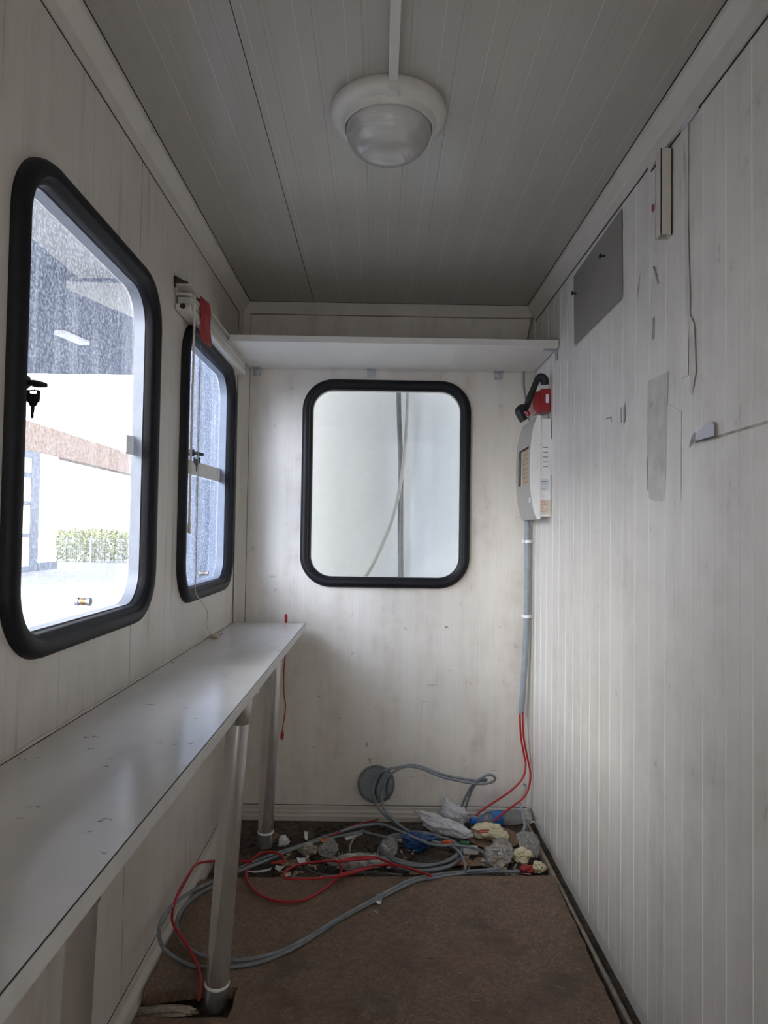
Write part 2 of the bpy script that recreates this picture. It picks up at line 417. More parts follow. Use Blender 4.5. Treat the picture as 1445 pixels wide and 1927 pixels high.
# ------------------------------------------------------------------ room shell
XL, XR, YB, YF = -.6166, .6698, 3.0, -.45
ZC = 1.0026+EYE
WT = .04
FW = .046
left3 = lambda u, v, n: (XL+n, u, v)
back3 = lambda u, v, n: (u, YB-n, v)
front3 = lambda u, v, n: (u, YF+n, v)
W1 = (1.128, 1.868, .990, 1.895)
W2 = (2.112, 2.852, .992, 1.895)
W3 = (-.342, .394, .990, 1.895)
def inner(W, r=.135): return rrect(W[0]+FW, W[1]-FW, W[2]+FW, W[3]-FW, r-FW)
wall_left = holed_panel('wall_left', [(YF, 0), (YB, 0), (YB, ZC), (YF, ZC)], [inner(W1), inner(W2)], left3, WT, M['wall_l'])
wall_back = holed_panel('wall_back', [(XL-WT, 0), (XR+WT, 0), (XR+WT, ZC), (XL-WT, ZC)], [inner(W3)], back3, WT, M['wall_b'])
wall_front = holed_panel('wall_front', [(XL-WT, -.01), (XR+WT, -.01), (XR+WT, ZC), (XL-WT, ZC)], [[(-.32, .0), (.50, .0), (.50, 2.10), (-.32, 2.10)]], front3, WT, M['wall_l'])
# right wall: pressed sheet with small vertical ribs
b = MB(); prof = [(YF, 0)]
k = 0
y = .095*math.ceil(YF/.095)
while y < YB-.01:
    prof += [(y-.0022, 0), (y, .0014), (y+.0022, 0), (y+.0438, 0), (y+.0447, -.0008), (y+.0456, 0)]
    y += .095
prof = [p for p in prof if p[0] < YB] + [(YB, 0)]
n = len(prof)
vs_ = [(XR-h, yy, z) for z in (.054, ZC) for yy, h in prof]
b.add(vs_, [(i, i+1, i+1+n, i+n) for i in range(n-1)])
b.box((XR+.002, YF, .054), (XR+WT, YB, ZC))
b.box((XR+.012, YF, -.02), (XR+WT, YB, .0541))
wall_right = struct(b.build('wall_right', M['wall_r']))
# ceiling: sheet with narrow grooves along the room
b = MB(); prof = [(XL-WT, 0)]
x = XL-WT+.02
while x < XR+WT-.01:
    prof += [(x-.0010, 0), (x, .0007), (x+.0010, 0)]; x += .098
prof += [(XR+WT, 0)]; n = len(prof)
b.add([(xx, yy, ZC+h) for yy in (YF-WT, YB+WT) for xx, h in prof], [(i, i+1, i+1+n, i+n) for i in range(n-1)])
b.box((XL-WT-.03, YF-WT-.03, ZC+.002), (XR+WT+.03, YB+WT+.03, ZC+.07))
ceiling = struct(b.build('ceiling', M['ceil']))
b = MB()
NX, NY = 26, 68
vs_ = []; 
for j in range(NY+1):
    for i in range(NX+1):
        xx = XL-.02+(XR-XL+.04)*i/NX; yy = YF+(YB-YF)*j/NY
        vs_.append((xx, yy, -.004+.004*noise.noise(Vector((xx*9, yy*9, 0)))))
b.add(vs_, [(j*(NX+1)+i, j*(NX+1)+i+1, (j+1)*(NX+1)+i+1, (j+1)*(NX+1)+i) for j in range(NY) for i in range(NX)])
b.box((XL-WT, YF-WT, -.06), (XR+WT, YB+WT, -.02))
floor = struct(b.build('floor', M['dirt'], smooth=True))

# ceiling trims (angled cover strips)
def strip(name, prof, y0, y1, mt=M['trim']):
    b = MB(); b.prism([(p[0], y0, p[1]) for p in prof], (0, y1-y0, 0))
    return struct(b.build(name, mt, bevel=.0015))
strip('trim_1', [(XL, ZC-.062), (XL+.006, ZC-.062), (XL+.012, ZC-.040), (XL+.016, ZC-.036), (XL+.038, ZC-.012), (XL+.040, ZC), (XL, ZC)], YF, YB)
strip('trim_2', [(XR, ZC-.066), (XR-.006, ZC-.066), (XR-.012, ZC-.042), (XR-.016, ZC-.038), (XR-.034, ZC-.012), (XR-.036, ZC), (XR, ZC)], YF, YB)
strip('trim_3', [(XR, ZC-.084), (XR-.010, ZC-.084), (XR-.013, ZC-.060), (XR, ZC-.060)], YF, 1.70)
b = MB(); b.prism([(XL, YB, ZC-.052), (XL, YB-.012, ZC-.052), (XL, YB-.016, ZC-.004), (XL, YB-.016, ZC), (XL, YB, ZC)], (XR-XL, 0, 0))
struct(b.build('trim_4', M['trim'], bevel=.0015))
# vertical corner trims
b = MB(); b.prism([(XL, YB, .07), (XL, YB-.052, .07), (XL+.004, YB-.054, .07), (XL+.012, YB-.02, .07), (XL+.042, YB-.005, .07), (XL+.042, YB, .07)], (0, 0, ZC-.12))
struct(b.build('trim_5', M['trim'], bevel=.001))
b = MB(); b.prism([(XR, YB, .06), (XR, YB-.018, .06), (XR-.006, YB-.018, .06), (XR-.016, YB-.006, .06), (XR-.020, YB, .06)], (0, 0, ZC-.12))
struct(b.build('trim_6', M['trim'], bevel=.001))
# baseboards
b = MB(); b.prism([(XL, YF, 0), (XL+.026, YF, 0), (XL+.028, YF, .022), (XL+.020, YF, .042), (XL+.008, YF, .056), (XL+.006, YF, .07), (XL, YF, .072)], (0, YB-YF, 0))
struct(b.build('baseboard_left', M['base']))
b = MB(); b.prism([(XL, YB, 0), (XL, YB-.024, 0), (XL, YB-.024, .020), (XL, YB-.018, .026), (XL, YB-.018, .036), (XL, YB-.010, .042), (XL, YB-.010, .054), (XL, YB, .058)], (XR-XL, 0, 0))
struct(b.build('baseboard_back', M['base']))
# thin metal rail on the floor in front of the gap under the right wall
b = MB(); b.prism([(.630, YF, .0), (.642, YF, .0), (.642, YF, .030), (.638, YF, .033), (.630, YF, .030)], (0, YB-.06-YF, 0))
struct(b.build('trim_7', M['rail']))

# dark joints beside the trims
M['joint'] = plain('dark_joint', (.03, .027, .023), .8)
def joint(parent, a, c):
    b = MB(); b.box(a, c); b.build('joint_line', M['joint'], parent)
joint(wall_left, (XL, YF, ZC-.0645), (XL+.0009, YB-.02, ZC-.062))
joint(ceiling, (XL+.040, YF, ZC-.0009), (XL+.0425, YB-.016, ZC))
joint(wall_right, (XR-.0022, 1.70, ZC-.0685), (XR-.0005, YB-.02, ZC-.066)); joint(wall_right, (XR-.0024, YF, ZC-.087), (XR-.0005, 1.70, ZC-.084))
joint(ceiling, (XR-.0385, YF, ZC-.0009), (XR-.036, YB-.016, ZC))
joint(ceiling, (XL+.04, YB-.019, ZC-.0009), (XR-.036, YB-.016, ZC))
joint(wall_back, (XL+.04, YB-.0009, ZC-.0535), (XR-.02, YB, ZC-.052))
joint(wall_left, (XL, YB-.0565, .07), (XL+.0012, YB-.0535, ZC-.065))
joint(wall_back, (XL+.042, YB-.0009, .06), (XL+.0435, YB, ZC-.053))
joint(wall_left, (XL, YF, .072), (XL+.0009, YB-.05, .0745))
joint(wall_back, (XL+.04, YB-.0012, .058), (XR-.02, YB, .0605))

# ------------------------------------------------------------------ windows: rubber seal, hazed acrylic pane, lock, knob
SEAL = [(0, 0), (.0015, .010), (.006, .018), (.013, .0225), (.024, .0235), (.031, .021), (.035, .014), (.038, .012), (.043, .010), (.046, .005), (.0465, -.012), (.0455, -.012)]
def seal_mesh(W, to3, r=.135):
    b = MB(); vs = []; fs = []
    N = len(rrect(*W, r)); K = len(SEAL)
    for d, h in SEAL:
        for (u, v) in rrect(W[0]+d, W[1]-d, W[2]+d, W[3]-d, r-d): vs.append(to3(u, v, h))
    for i in range(K-1):
        for j in range(N):
            a, c = i*N+j, i*N+(j+1) % N; fs.append((a, c, c+N, a+N))
    for j in range(N):
        a, c = (K-1)*N+j, (K-1)*N+(j+1) % N; fs.append((a, c, (j+1) % N, j))
    return b.add(vs, fs)
def pane_mesh(W, to3, n0=-.034, t=.004):
    b = MB(); L = rrect(W[0]+FW-.012, W[1]-FW+.012, W[2]+FW-.012, W[3]-FW+.012, .10)
    N = len(L); vs = [to3(u, v, n0-WT*.2) for u, v in L]
    return b.add(vs, [tuple(range(N))])
def window(name, W, to3, mt, label):
    o = struct(seal_mesh(W, to3).build(name, M['rubber'], smooth=True)); o['label'] = label
    p = pane_mesh(W, to3).build('pane', mt, o)
    return o
win1 = window('window_1', W1, left3, M['glass_dirty'], 'nearer black-sealed window in the left wall')
win2 = window('window_2', W2, left3, M['glass_frost'], 'farther black-sealed window in the left wall')
win3 = window('window_3', W3, back3, M['glass_clear'], 'black-sealed window in the back wall')
# reveal lining of the left windows (thin aluminium-coloured ring)
for W, o in ((W1, win1), (W2, win2)):
    b = MB(); A = rrect(W[0]+FW-.001, W[1]-FW+.001, W[2]+FW-.001, W[3]-FW+.001, .089); B = rrect(W[0]+FW+.003, W[1]-FW-.003, W[2]+FW+.003, W[3]-FW-.003, .086); N = len(A)
    b.add([left3(u, v, -.012) for u, v in B]+[left3(u, v, -.039) for u, v in B]+[left3(u, v, -.039) for u, v in A]+[left3(u, v, -.012) for u, v in A],
          [(i+N*k, (i+1) % N+N*k, (i+1) % N+N*((k+1) % 4), i+N*((k+1) % 4)) for k in range(4) for i in range(N)])
    b.build('reveal_lining', M['reveal'], o, smooth=True)
XP = XL-.030
def lock(o, px, py, lever):
    p = at_x(px, py, XP+.02); Y, Z = p.y, p.z
    b = MB()
    b.lathe([(.013, 0), (.013, .012), (.010, .014), (.008, .030), (.011, .034), (.012, .046), (.009, .050)], (XP-.006, Y, Z), (1, 0, 0), 20)
    l = b.build('lock_barrel', M['blackp'], o, smooth=True)
    c = MB(); c.tube([(XP+.044, Y, Z), (XP+.055, Y, Z-.003), (XP+.075, Y-.001, Z-.006)], .005, 10, rad=lambda t: .0035+.003*math.sin(PI*t))
    c.build('lock_lever', M['blackp'], o, smooth=True)
    return Vector((XP+lever, Y, Z))
k1 = lock(win1, 28, 718, .052)
k2 = lock(win2, 352, 852, .052)
def key(p, label, sc_=1.0):
    t = thing('key', label, 'key', (p.x, p.y, p.z-.058*sc_))
    b = MB(); b.lathe([(.0035, -.0006), (.0045, 0), (.0035, .0006)], (p.x, p.y, p.z-.006), (1, 0, 0), 16)
    ring = MB(); pts = [(p.x, p.y+.004*math.sin(a), p.z-.007+.008*math.cos(a)) for a in [2*PI*i/14 for i in range(15)]]
    ring.tube(pts, .0006, 6, sub=2); ring.build('key_ring', M['galv'], t, smooth=True)
    z = p.z-.014
    q = lambda u, v: (p.x+u*sc_, p.y-.0012, z+v*sc_)
    # head with slot, shoulder, shaft
    h = MB()
    h.prism([q(-.012, -.003), q(-.010, 0), q(-.006, 0), q(-.006, -.006), q(.006, -.006), q(.006, 0), q(.010, 0), q(.012, -.003), q(.011, -.019), q(.007, -.023), q(.005, -.028), q(-.005, -.028), q(-.007, -.023), q(-.011, -.019)], (0, .0024, 0))
    h.prism([q(-.006, .0), q(.006, .0), q(.006, -.002), q(-.006, -.002)], (0, .0024, 0))
    h.build('key_head', M['blackp'], t)
    s_ = MB(); s_.prism([q(-.0028, -.028), q(.0028, -.028), q(.0024, -.038), q(.001, -.040), q(.002, -.043), q(.0015, -.048), q(-.0015, -.049), q(-.0028, -.044)], (0, .002, 0))
    s_.build('key_blade', M['darksteel'], t)
    return t
key(k1, 'black-headed key hanging from the lock of the nearer left window')
key(k2, 'black-headed key hanging from the lock of the farther left window', .95)
def knob(o, px, py):
    p = at_x(px, py, XP+.012)
    b = MB(); b.lathe([(.0085, -.010), (.0085, -.004), (.0065, -.003), (.0065, .002)], (p.x, p.y, p.z), (1, 0, 0), 20)
    b.lathe([(.0065, .009), (.0065, .014), (.0085, .015), (.0085, .021)], (p.x, p.y, p.z), (1, 0, 0), 20)
    b.build('knob', M['galv'], o, smooth=True)
    c = MB(); c.lathe([(.0055, .001), (.0075, .002), (.0075, .009), (.0055, .010)], (p.x, p.y, p.z), (1, 0, 0), 12)
    c.build('knob_collar', M['brass'], o, smooth=True)
knob(win1, 152, 1132); knob(win2, 381, 1079)
# tape strips on the acrylic
def tape(o, c4):
    b = MB(); P = [at_x(x_, y_, XP-.004) for x_, y_ in c4]
    b.prism(P, (.0008, 0, 0)); b.build('tape_strip', M['bag_clear'] if o is win1 else M['paperw'], o)
tape(win1, [(238, 818), (262, 822), (260, 858), (237, 854)])
tape(win2, [(346, 863), (424, 885), (423, 910), (345, 889)])

# ------------------------------------------------------------------ worktop on tubular legs
BT = .840; BX = -.3056
bench = thing('worktop', 'long narrow grey laminate worktop on metal tube legs under the left windows', 'worktop', (-.45, 1.4, 0))
b = MB(); b.box((XL+.003, YF+.05, BT-.024), (BX-.0015, YB-.056, BT)); b.build('top', M['bench'], bench, bevel=.001)
b = MB(); b.box((BX-.0015, YF+.05, BT-.024), (BX, YB-.056, BT-.0005)); b.build('edge_band', M['benchedge'], bench)
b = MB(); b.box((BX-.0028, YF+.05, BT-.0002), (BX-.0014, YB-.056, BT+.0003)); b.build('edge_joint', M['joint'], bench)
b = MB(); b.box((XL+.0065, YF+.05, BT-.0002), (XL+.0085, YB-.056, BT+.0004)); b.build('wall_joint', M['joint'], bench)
b = MB(); pts = [(XL+.003, YF+.06+i*.06, BT+.001+.0015*math.sin(i*2.1)) for i in range(56)]
b.tube(pts, .003, 6, sub=2); b.build('sealant_bead', M['trim'], bench, smooth=True)
def leg(Y, xt, xb, yb, zb):
    r = .030
    top = Vector((xt, Y, BT-.024)); bot = Vector((xb, yb, zb))
    d = (bot-top).normalized()
    b = MB(); b.tube([top+d*.01, bot-d*.02], r, 28, smooth=False); l = b.build('leg', M['alu'], bench, smooth=True)
    c = MB(); c.lathe([(.046, -.002), (.050, 0), (.050, .006), (.046, .010), (.034, .014), (.0335, .085), (.0315, .088)], top, d, 28)
    c.build('flange', M['alu'], l, smooth=True)
    e = MB(); L = (bot-top).length
    e.lathe([(.0305, L-.062), (.0318, L-.060), (.0318, L-.056), (.0305, L-.054)], top, d, 28); e.build('foot_ring', M['whitep'], l, smooth=True)
    e = MB(); e.lathe([(.0312, L-.054), (.0318, L-.002), (.030, L)], top, d, 28); e.build('foot', M['alu'], l, smooth=True)
LEGX = -.345
BZL = .0455
def leg_px(pt_top, pt_bot, Yt, zb=.001):
    t = at_y(pt_top[0], pt_top[1], Yt); q = at_z(pt_bot[0], pt_bot[1], zb); leg(Yt, t.x, q.x, q.y, zb)
    return t, q
leg_px((452, 1335), (405, 1893), 1.82)
leg_px((517, 1246), (498, 1592), 2.70)
leg_px((142, 1720), (93, 2560), .93, BZL)

# ------------------------------------------------------------------ back shelf with brackets
SY = 2.57; SZ = 1.938
b = MB(); b.box((-.575, SY, SZ), (XR-.006, YB-.002, SZ+.024))
shelf = thing('wall_shelf', 'white laminate shelf across the back wall above the window', 'shelf', (.05, 2.8, SZ))
b.build('shelf_board', M['shelf'], shelf, bevel=.001)
def bracket(cx, onright=False):
    b = MB()
    if not onright:
        b.box((cx-.018, YB-.004, SZ-.034), (cx+.018, YB-.001, SZ-.001)); b.box((cx-.020, YB-.030, SZ-.003), (cx+.020, YB-.001, SZ))
        b.lathe([(.005, 0), (.004, .003)], (cx-.008, YB-.004, SZ-.022), (0, -1, 0), 10); b.lathe([(.005, 0), (.004, .003)], (cx+.009, YB-.004, SZ-.022), (0, -1, 0), 10)
    else:
        b.box((XR-.004, SY+.03, SZ-.040), (XR-.0018, SY+.062, SZ-.001)); b.box((XR-.050, SY+.03, SZ-.003), (XR-.002, SY+.062, SZ))
        b.lathe([(.005, 0), (.004, .003)], (XR-.004, SY+.046, SZ-.024), (-1, 0, 0), 10)
    b.build('bracket', M['galv'], shelf, bevel=.0008)
for px_ in (484, 699, 937): bracket(at_y(px_, 705, YB).x)
bracket(0, True)

# ------------------------------------------------------------------ ceiling lamp and its cable trunking
LC = Vector((.008, 1.612, ZC)); 
lamp = thing('ceiling_lamp', 'round white ceiling lamp with ribbed glass dome', 'lamp', LC)
b = MB(); b.lathe([(.135, 0), (.137, .003), (.137, .018), (.133, .026), (.122, .031), (.113, .033), (.110, .038), (.107, .046), (.104, .047), (.103, .030), (.10, .024)], LC, (0, 0, -1), 64)
b.build('lamp_base', M['lampw'], lamp, smooth=True)
b = MB(); pr = [(.101, .030), (.101, .046)]
for i in range(1, 19):
    a = PI/2*i/18; pr.append((.101*math.cos(a)**.75 if i < 18 else .001, .046+.068*math.sin(a)))
b.lathe(pr, LC, (0, 0, -1), 64); b.build('glass_dome', M['dome'], lamp, smooth=True)
b = MB(); b.box((.0055, -.2, ZC-.017), (.0265, LC.y-.098, ZC-.0005)); b.box((.0055, LC.y-.137, ZC-.036), (.0265, LC.y-.098, ZC-.016))
tag(b.build('cable_trunking', M['lampw'], bevel=.001), 'white square cable trunking running along the ceiling to the lamp', 'trunking')

# ------------------------------------------------------------------ blind over the farther left window
bl = thing('window_blind', 'raised white blind with wand and cord over the farther left window', 'blind', (XL+.03, 2.45, 1.86))
A = at_x(343, 592, XL+.035); B = at_x(452, 702, XL+.035)
ya, yb = 2.03, 2.87
zt = 1.925
# headrail: U channel
b = MB(); P = [(XL+.002, ya, zt), (XL+.048, ya, zt), (XL+.048, ya, zt+.006), (XL+.045, ya, zt+.004), (XL+.006, ya, zt+.004), (XL+.006, ya, zt+.026), (XL+.045, ya, zt+.026), (XL+.048, ya, zt+.024), (XL+.048, ya, zt+.032), (XL+.002, ya, zt+.032)]
b.prism(P, (0, yb-ya, 0)); b.build('headrail', M['trim'], bl)
b = MB(); b.box((XL+.0015, ya-.012, zt+.020), (XL+.005, ya+.03, zt+.052)); b.box((XL+.0015, ya-.012, zt+.032), (XL+.040, ya+.012, zt+.036)); b.prism([(XL+.002, ya-.012, zt+.036), (XL+.034, ya-.012, zt+.036), (XL+.004, ya-.012, zt+.052)], (0, .002, 0))
b.build('mounting_bracket', M['darksteel'], bl)
b = MB()
for i in range(7): b.box((XL+.006+.0006*(i % 2), ya+.012, zt-.006-i*.0026), (XL+.046+.0006*(i % 2), yb-.006, zt-.0045-i*.0026))
b.build('slat_bundle', M['shelf'], bl)
b = MB(); b.box((XL+.004, ya, zt-.046), (XL+.048, yb, zt-.026)); b.build('bottom_rail', M['trim'], bl, bevel=.004)
b = MB(); b.lathe([(.008, 0), (.008, .004), (.004, .004)], (XL+.026, ya-.0005, zt-.036), (0, -1, 0), 16); b.build('rail_end_plug', M['blackp'], bl)
w0 = at_x(365, 640, XL+.052); w1 = at_x(364, 985, XL+.050); YW = w0.y
b = MB(); b.tube([(XL+.052, YW, zt+.01), (w1.x, YW+.002, w1.z)], .0035, 8, smooth=False); wd = b.build('wand', M['whitecord'], bl, smooth=True)
b = MB(); b.lathe([(.004, 0), (.005, .004), (.005, .022), (.0055, .028), (.003, .030)], (w1.x, YW+.002, w1.z), (0, 0, -1), 12); b.build('wand_tip', M['cord'], wd, smooth=True)
cpx = [(377, 650), (379, 800), (381, 940), (382, 1080), (386, 1110)]
pts = [at_x(*p, XL+.050) for p in cpx]; pts = [Vector((p.x, pts[0].y+.004*i, p.z)) for i, p in enumerate(pts)]
q = at_x(390, 1150, XL+.045); pts += [q, at_x(388, 1175, XL+.05), at_z(396, 1196, BT+.006)]
b = MB(); b.tube(pts, .0013, 6, sub=8); b.build('pull_cord', M['cord'], bl, smooth=True)
b = MB(); p0 = at_z(396, 1196, BT+.006); p1 = at_z(411, 1199, BT+.006); dd = p1-p0
b.lathe([(.003, 0), (.006, .004), (.008, dd.length*.8), (.006, dd.length)], p0, dd, 14); tas = b.build('cord_tassel', M['cord'], bl, smooth=True)
b = MB(); p2 = at_z(420, 1192, BT+.010); b.tube([p1, p1+(p2-p1)*.6+Vector((0, 0, .004)), p2, p1+(p2-p1)*.5+Vector((0, -.01, .0)), p1+Vector((0, -.004, 0))], .0011, 6); b.build('cord_knot', M['cabledark'], tas, smooth=True)
# red tape draped over the blind
def ribbon(name, pts, wvec, th, mt, label, cat):
    P = crom(pts, 6); wv = Vector(wvec); b = MB(); vs = []; fs = []
    for i, p in enumerate(P):
        wob = Vector((.002*math.sin(i*.45), .004*math.sin(i*.3), 0))
        for s_ in (-1, 0, 1): vs.append(p+wv*s_*.5+wob*(s_ if s_ else .6))
    for i in range(len(P)-1):
        for k in (0, 1): a = i*3+k; fs.append((a, a+1, a+4, a+3))
    b.add(vs, fs); o = b.build(name, mt, smooth=True, origin=True)
    md = o.modifiers.new('thickness', 'SOLIDIFY'); md.thickness = th
    return tag(o, label, cat)
yr = at_x(386, 640, XL+.055).y
ribbon('red_tape', [(XL+.004, yr, zt+.036), (XL+.030, yr-.002, zt+.043), (XL+.050, yr-.004, zt+.037), (XL+.056, yr-.006, zt+.005), (XL+.057, yr-.004, zt-.03), (XL+.055, yr, zt-.065), (XL+.060, yr+.010, zt-.105)], (.010, .085, .004), .0012, M['redfab'],
       'strip of red tape draped over the blind headrail', 'tape')

# ------------------------------------------------------------------ fuse box, red socket, handset, conduit
YE0, YE1 = 2.682, 2.972
ZE0, ZE1 = 1.296, 1.690
XE = .626
box = thing('fuse_box', 'white plastic fuse box with vent slots on the right wall corner', 'fuse box', (.64, 2.83, ZE0))
b = MB(); b.box((XE, YE0+.004, ZE0+.005), (XR-.002, YE1-.004, ZE1-.005)); body = b.build('housing', M['whitep'], box, bevel=.004)
# cover: bowed front, built as strip along z with an opening for the breaker window
NZ = 20; zs = [ZE0-.006+(ZE1+.012-ZE0)*i/NZ for i in range(NZ+1)]
def bow(z):
    t = (z-ZE0)/(ZE1-ZE0); return XE-.012-.030*max(0, 1-(2*t-1)**2)**.6
ZW0, ZW1 = ZE0+.135, ZE0+.285
b = MB(); poly = [(XE, YE0, zs[0])]+[(bow(z), YE0, z) for z in zs]+[(XE, YE0, zs[-1])]
b.prism(poly, (0, .006, 0)); b.build('cover_side', M['whitep'], box)
b = MB(); b.prism([(x_, YE1-.006, z_) for x_, _, z_ in poly], (0, .006, 0)); b.build('cover_side', M['whitep'], box)
b = MB()
def sheet(z0, z1, y0, y1, nn=8):
    vs = []; fs = []
    for i in range(nn+1):
        z = z0+(z1-z0)*i/nn; vs += [(bow(z), y0, z), (bow(z), y1, z), (bow(z)+.003, y1, z), (bow(z)+.003, y0, z)]
    for i in range(nn):
        for k in range(4): fs.append((i*4+k, i*4+(k+1) % 4, i*4+4+(k+1) % 4, i*4+4+k))
    fs += [(0, 1, 2, 3), (nn*4, nn*4+1, nn*4+2, nn*4+3)]
    b.add(vs, fs)
sheet(zs[0], ZW0, YE0+.006, YE1-.006); sheet(ZW1, zs[-1], YE0+.006, YE1-.006)
sheet(ZW0, ZW1, YE0+.006, YE0+.040); sheet(ZW0, ZW1, YE1-.05, YE1-.006)
b.box((XE-.012, YE0+.006, zs[0]), (XE, YE1-.006, zs[0]+.003)); b.box((XE-.012, YE0+.006, zs[-1]-.003), (XE, YE1-.006, zs[-1]))
b.build('cover', M['greyp'], box, smooth=True)
b = MB(); b.box((XE-.026, YE1-.052, ZW0), (XE, YE1-.049, ZW1)); b.build('recess_wall', M['whitep'], box)
b = MB(); b.box((XE-.022, YE0+.038, ZW0), (XE-.018, YE1-.05, ZW1)); bp = b.build('breaker_panel', M['tan'], box)
b = MB()
for i in range(7): b.box((XE-.0225, YE0+.05, ZW0+.014+i*.019), (XE-.0215, YE1-.07, ZW0+.0155+i*.019))
b.build('panel_lines', M['print_dark'], bp)
b = MB(); b.box((bow(ZE0+.07)-.0015, YE0+.02, ZE0+.060), (bow(ZE0+.07)+.001, YE0+.050, ZE0+.088)); b.build('cover_latch', M['label_pale'], box)
def on_side(px, py): return at_y(px, py, YE0+.0035)
b = MB()
for py in (842, 851, 860, 869, 878):
    p = on_side(1022, py); q = on_side(1031, py+.2); b.box((p.x, YE0+.003, p.z-.0012), (q.x, YE0+.0045, p.z+.0012))
b.build('vent_slots', M['print_dark'], box)
def side_rect(nm, x0, y0, x1, y1, mt, dy=.0008):
    p = on_side(x0, y0); q = on_side(x1, y1); b = MB(); b.box((p.x, YE0+.0042-dy, q.z), (q.x, YE0+.0042, p.z)); return b.build(nm, mt, box)
side_rect('type_label', 1011, 901, 1034, 924, M['label_pale']); side_rect('warning_label', 1007, 940, 1036, 968, M['label_cream'])
side_rect('side_flap', 1032, 826, 1039.5, 894, M['whitep'], .0014)
def text_mesh(body, size, mt, name, mat4, parent=None, align='LEFT'):
    cu = bpy.data.curves.new(name, 'FONT'); cu.body = body; cu.size = size; cu.extrude = .0002; cu.align_x = align
    to = bpy.data.objects.new(name, cu); COL.objects.link(to)
    dg = bpy.context.evaluated_depsgraph_get(); dg.update()
    me = bpy.data.meshes.new_from_object(to.evaluated_get(dg)); bpy.data.objects.remove(to); bpy.data.curves.remove(cu)
    me.transform(mat4); me.materials.clear(); me.materials.append(mt)
    o = bpy.data.objects.new(name, me); COL.objects.link(o)
    if parent is not None: o.parent = parent; o.matrix_parent_inverse = Matrix.Translation(-Vector(parent.get('base') or (0, 0, 0)))
    return o
def side_text(body, px, py, size, mt):
    p = on_side(px, py); mm = Matrix.Translation((p.x, YE0+.003, p.z)) @ Matrix.Rotation(PI/2, 4, 'X')
    text_mesh(body, size, mt, 'label_print', mm, box)
side_text('CE', 1012, 920, .0085, M['print_dark'])
b = MB()
for (x0, x1, py, h) in ((1015, 1030, 905, 1.6), (1012, 1031, 909, .8), (1013, 1028, 912, .7), (1019, 1026, 919, .7)):
    p = on_side(x0, py); q = on_side(x1, py+h); b.box((p.x, YE0+.0028, q.z), (q.x, YE0+.0034, p.z))
b.build('label_lines', M['print_dark'], box)
p = on_side(1015, 933); q = on_side(1024, 934); b = MB(); b.box((p.x, YE0+.0038, q.z), (q.x, YE0+.0044, p.z)); b.build('moulded_mark', M['print_dark'], box)
b = MB()
for i, (x0, x1) in enumerate(((1007.5, 1025), (1007.5, 1033), (1007.5, 1031), (1007.5, 1022), (1007.5, 1032), (1007.5, 1028))):
    py = 942+i*3.6+(2 if i > 2 else 0); p = on_side(x0, py); q = on_side(x1, py+.9); b.box((p.x, YE0+.0028, q.z), (q.x, YE0+.0034, p.z))
b.build('warning_lines', M['print_orange'], box)

# red socket housing
YS = 2.70
S = lambda px, py, Y=YS: at_y(px, py, Y)
sk = thing('socket_housing', 'red plastic socket housing on the right wall above the fuse box', 'socket', tuple(S(1020, 780)))
p0 = S(1027, 731); p1 = S(1034, 780)
b = MB(); b.box((S(1018, 740).x, YS, S(1027, 775).z), (XR-.002, YS+.09, S(1027, 731).z)); b.build('back_box', M['redp'], sk, bevel=.004)
b = MB(); zt_, zb_ = S(1015, 734).z, S(1012, 772).z
b.prism([(S(1005, 750).x, YS+.01, zb_+.004), (S(1003, 745).x, YS+.01, (zt_+zb_)/2+.01), (S(1010, 735).x, YS+.01, zt_-.004), (S(1019, 732).x, YS+.01, zt_), (S(1021, 770).x, YS+.01, zb_-.006), (S(1012, 776).x, YS+.01, zb_-.010)], (0, .07, 0))
b.build('socket_flap', M['redp'], sk, bevel=.003)
b = MB(); b.box((S(1027, 742).x, YS-.0015, S(1029, 758).z), (S(1032.5, 742).x, YS+.001, S(1029, 742).z)); b.build('socket_label', M['label_pale'], sk, bevel=.0005)
# black curved handset
hp = [(986, 792), (980, 781), (977, 774), (983, 768), (990, 766), (995, 752), (1004, 731), (1011, 715), (1018, 710), (1024, 714), (1025, 723)]
pts = [at_y(x_, y_, 2.70 if i > 4 else 2.73) for i, (x_, y_) in enumerate(hp)]
def hr(t):
    return .0165 if t < .34 else (.0125 if t < .68 else .0155)
hs = thing('black_handset', 'black curved handset leaning above the white fuse box beside the red socket', 'handset', tuple(pts[0]))
def hrs(t):
    a = .0175-.005*min(1, max(0, (t-.28)/.14)); return a+.004*min(1, max(0, (t-.66)/.12))
b = MB(); b.tube(pts, .014, 16, rad=hrs, sub=8); b.build('grip', M['blackp'], hs, smooth=True)
e = at_y(996, 782, 2.715); b = MB(); b.lathe([(.004, 0), (.008, .004), (.008, .018), (.004, .022)], e, Vector((-.4, .2, .7)), 12); b.build('red_pin', M['redp'], hs, smooth=True)
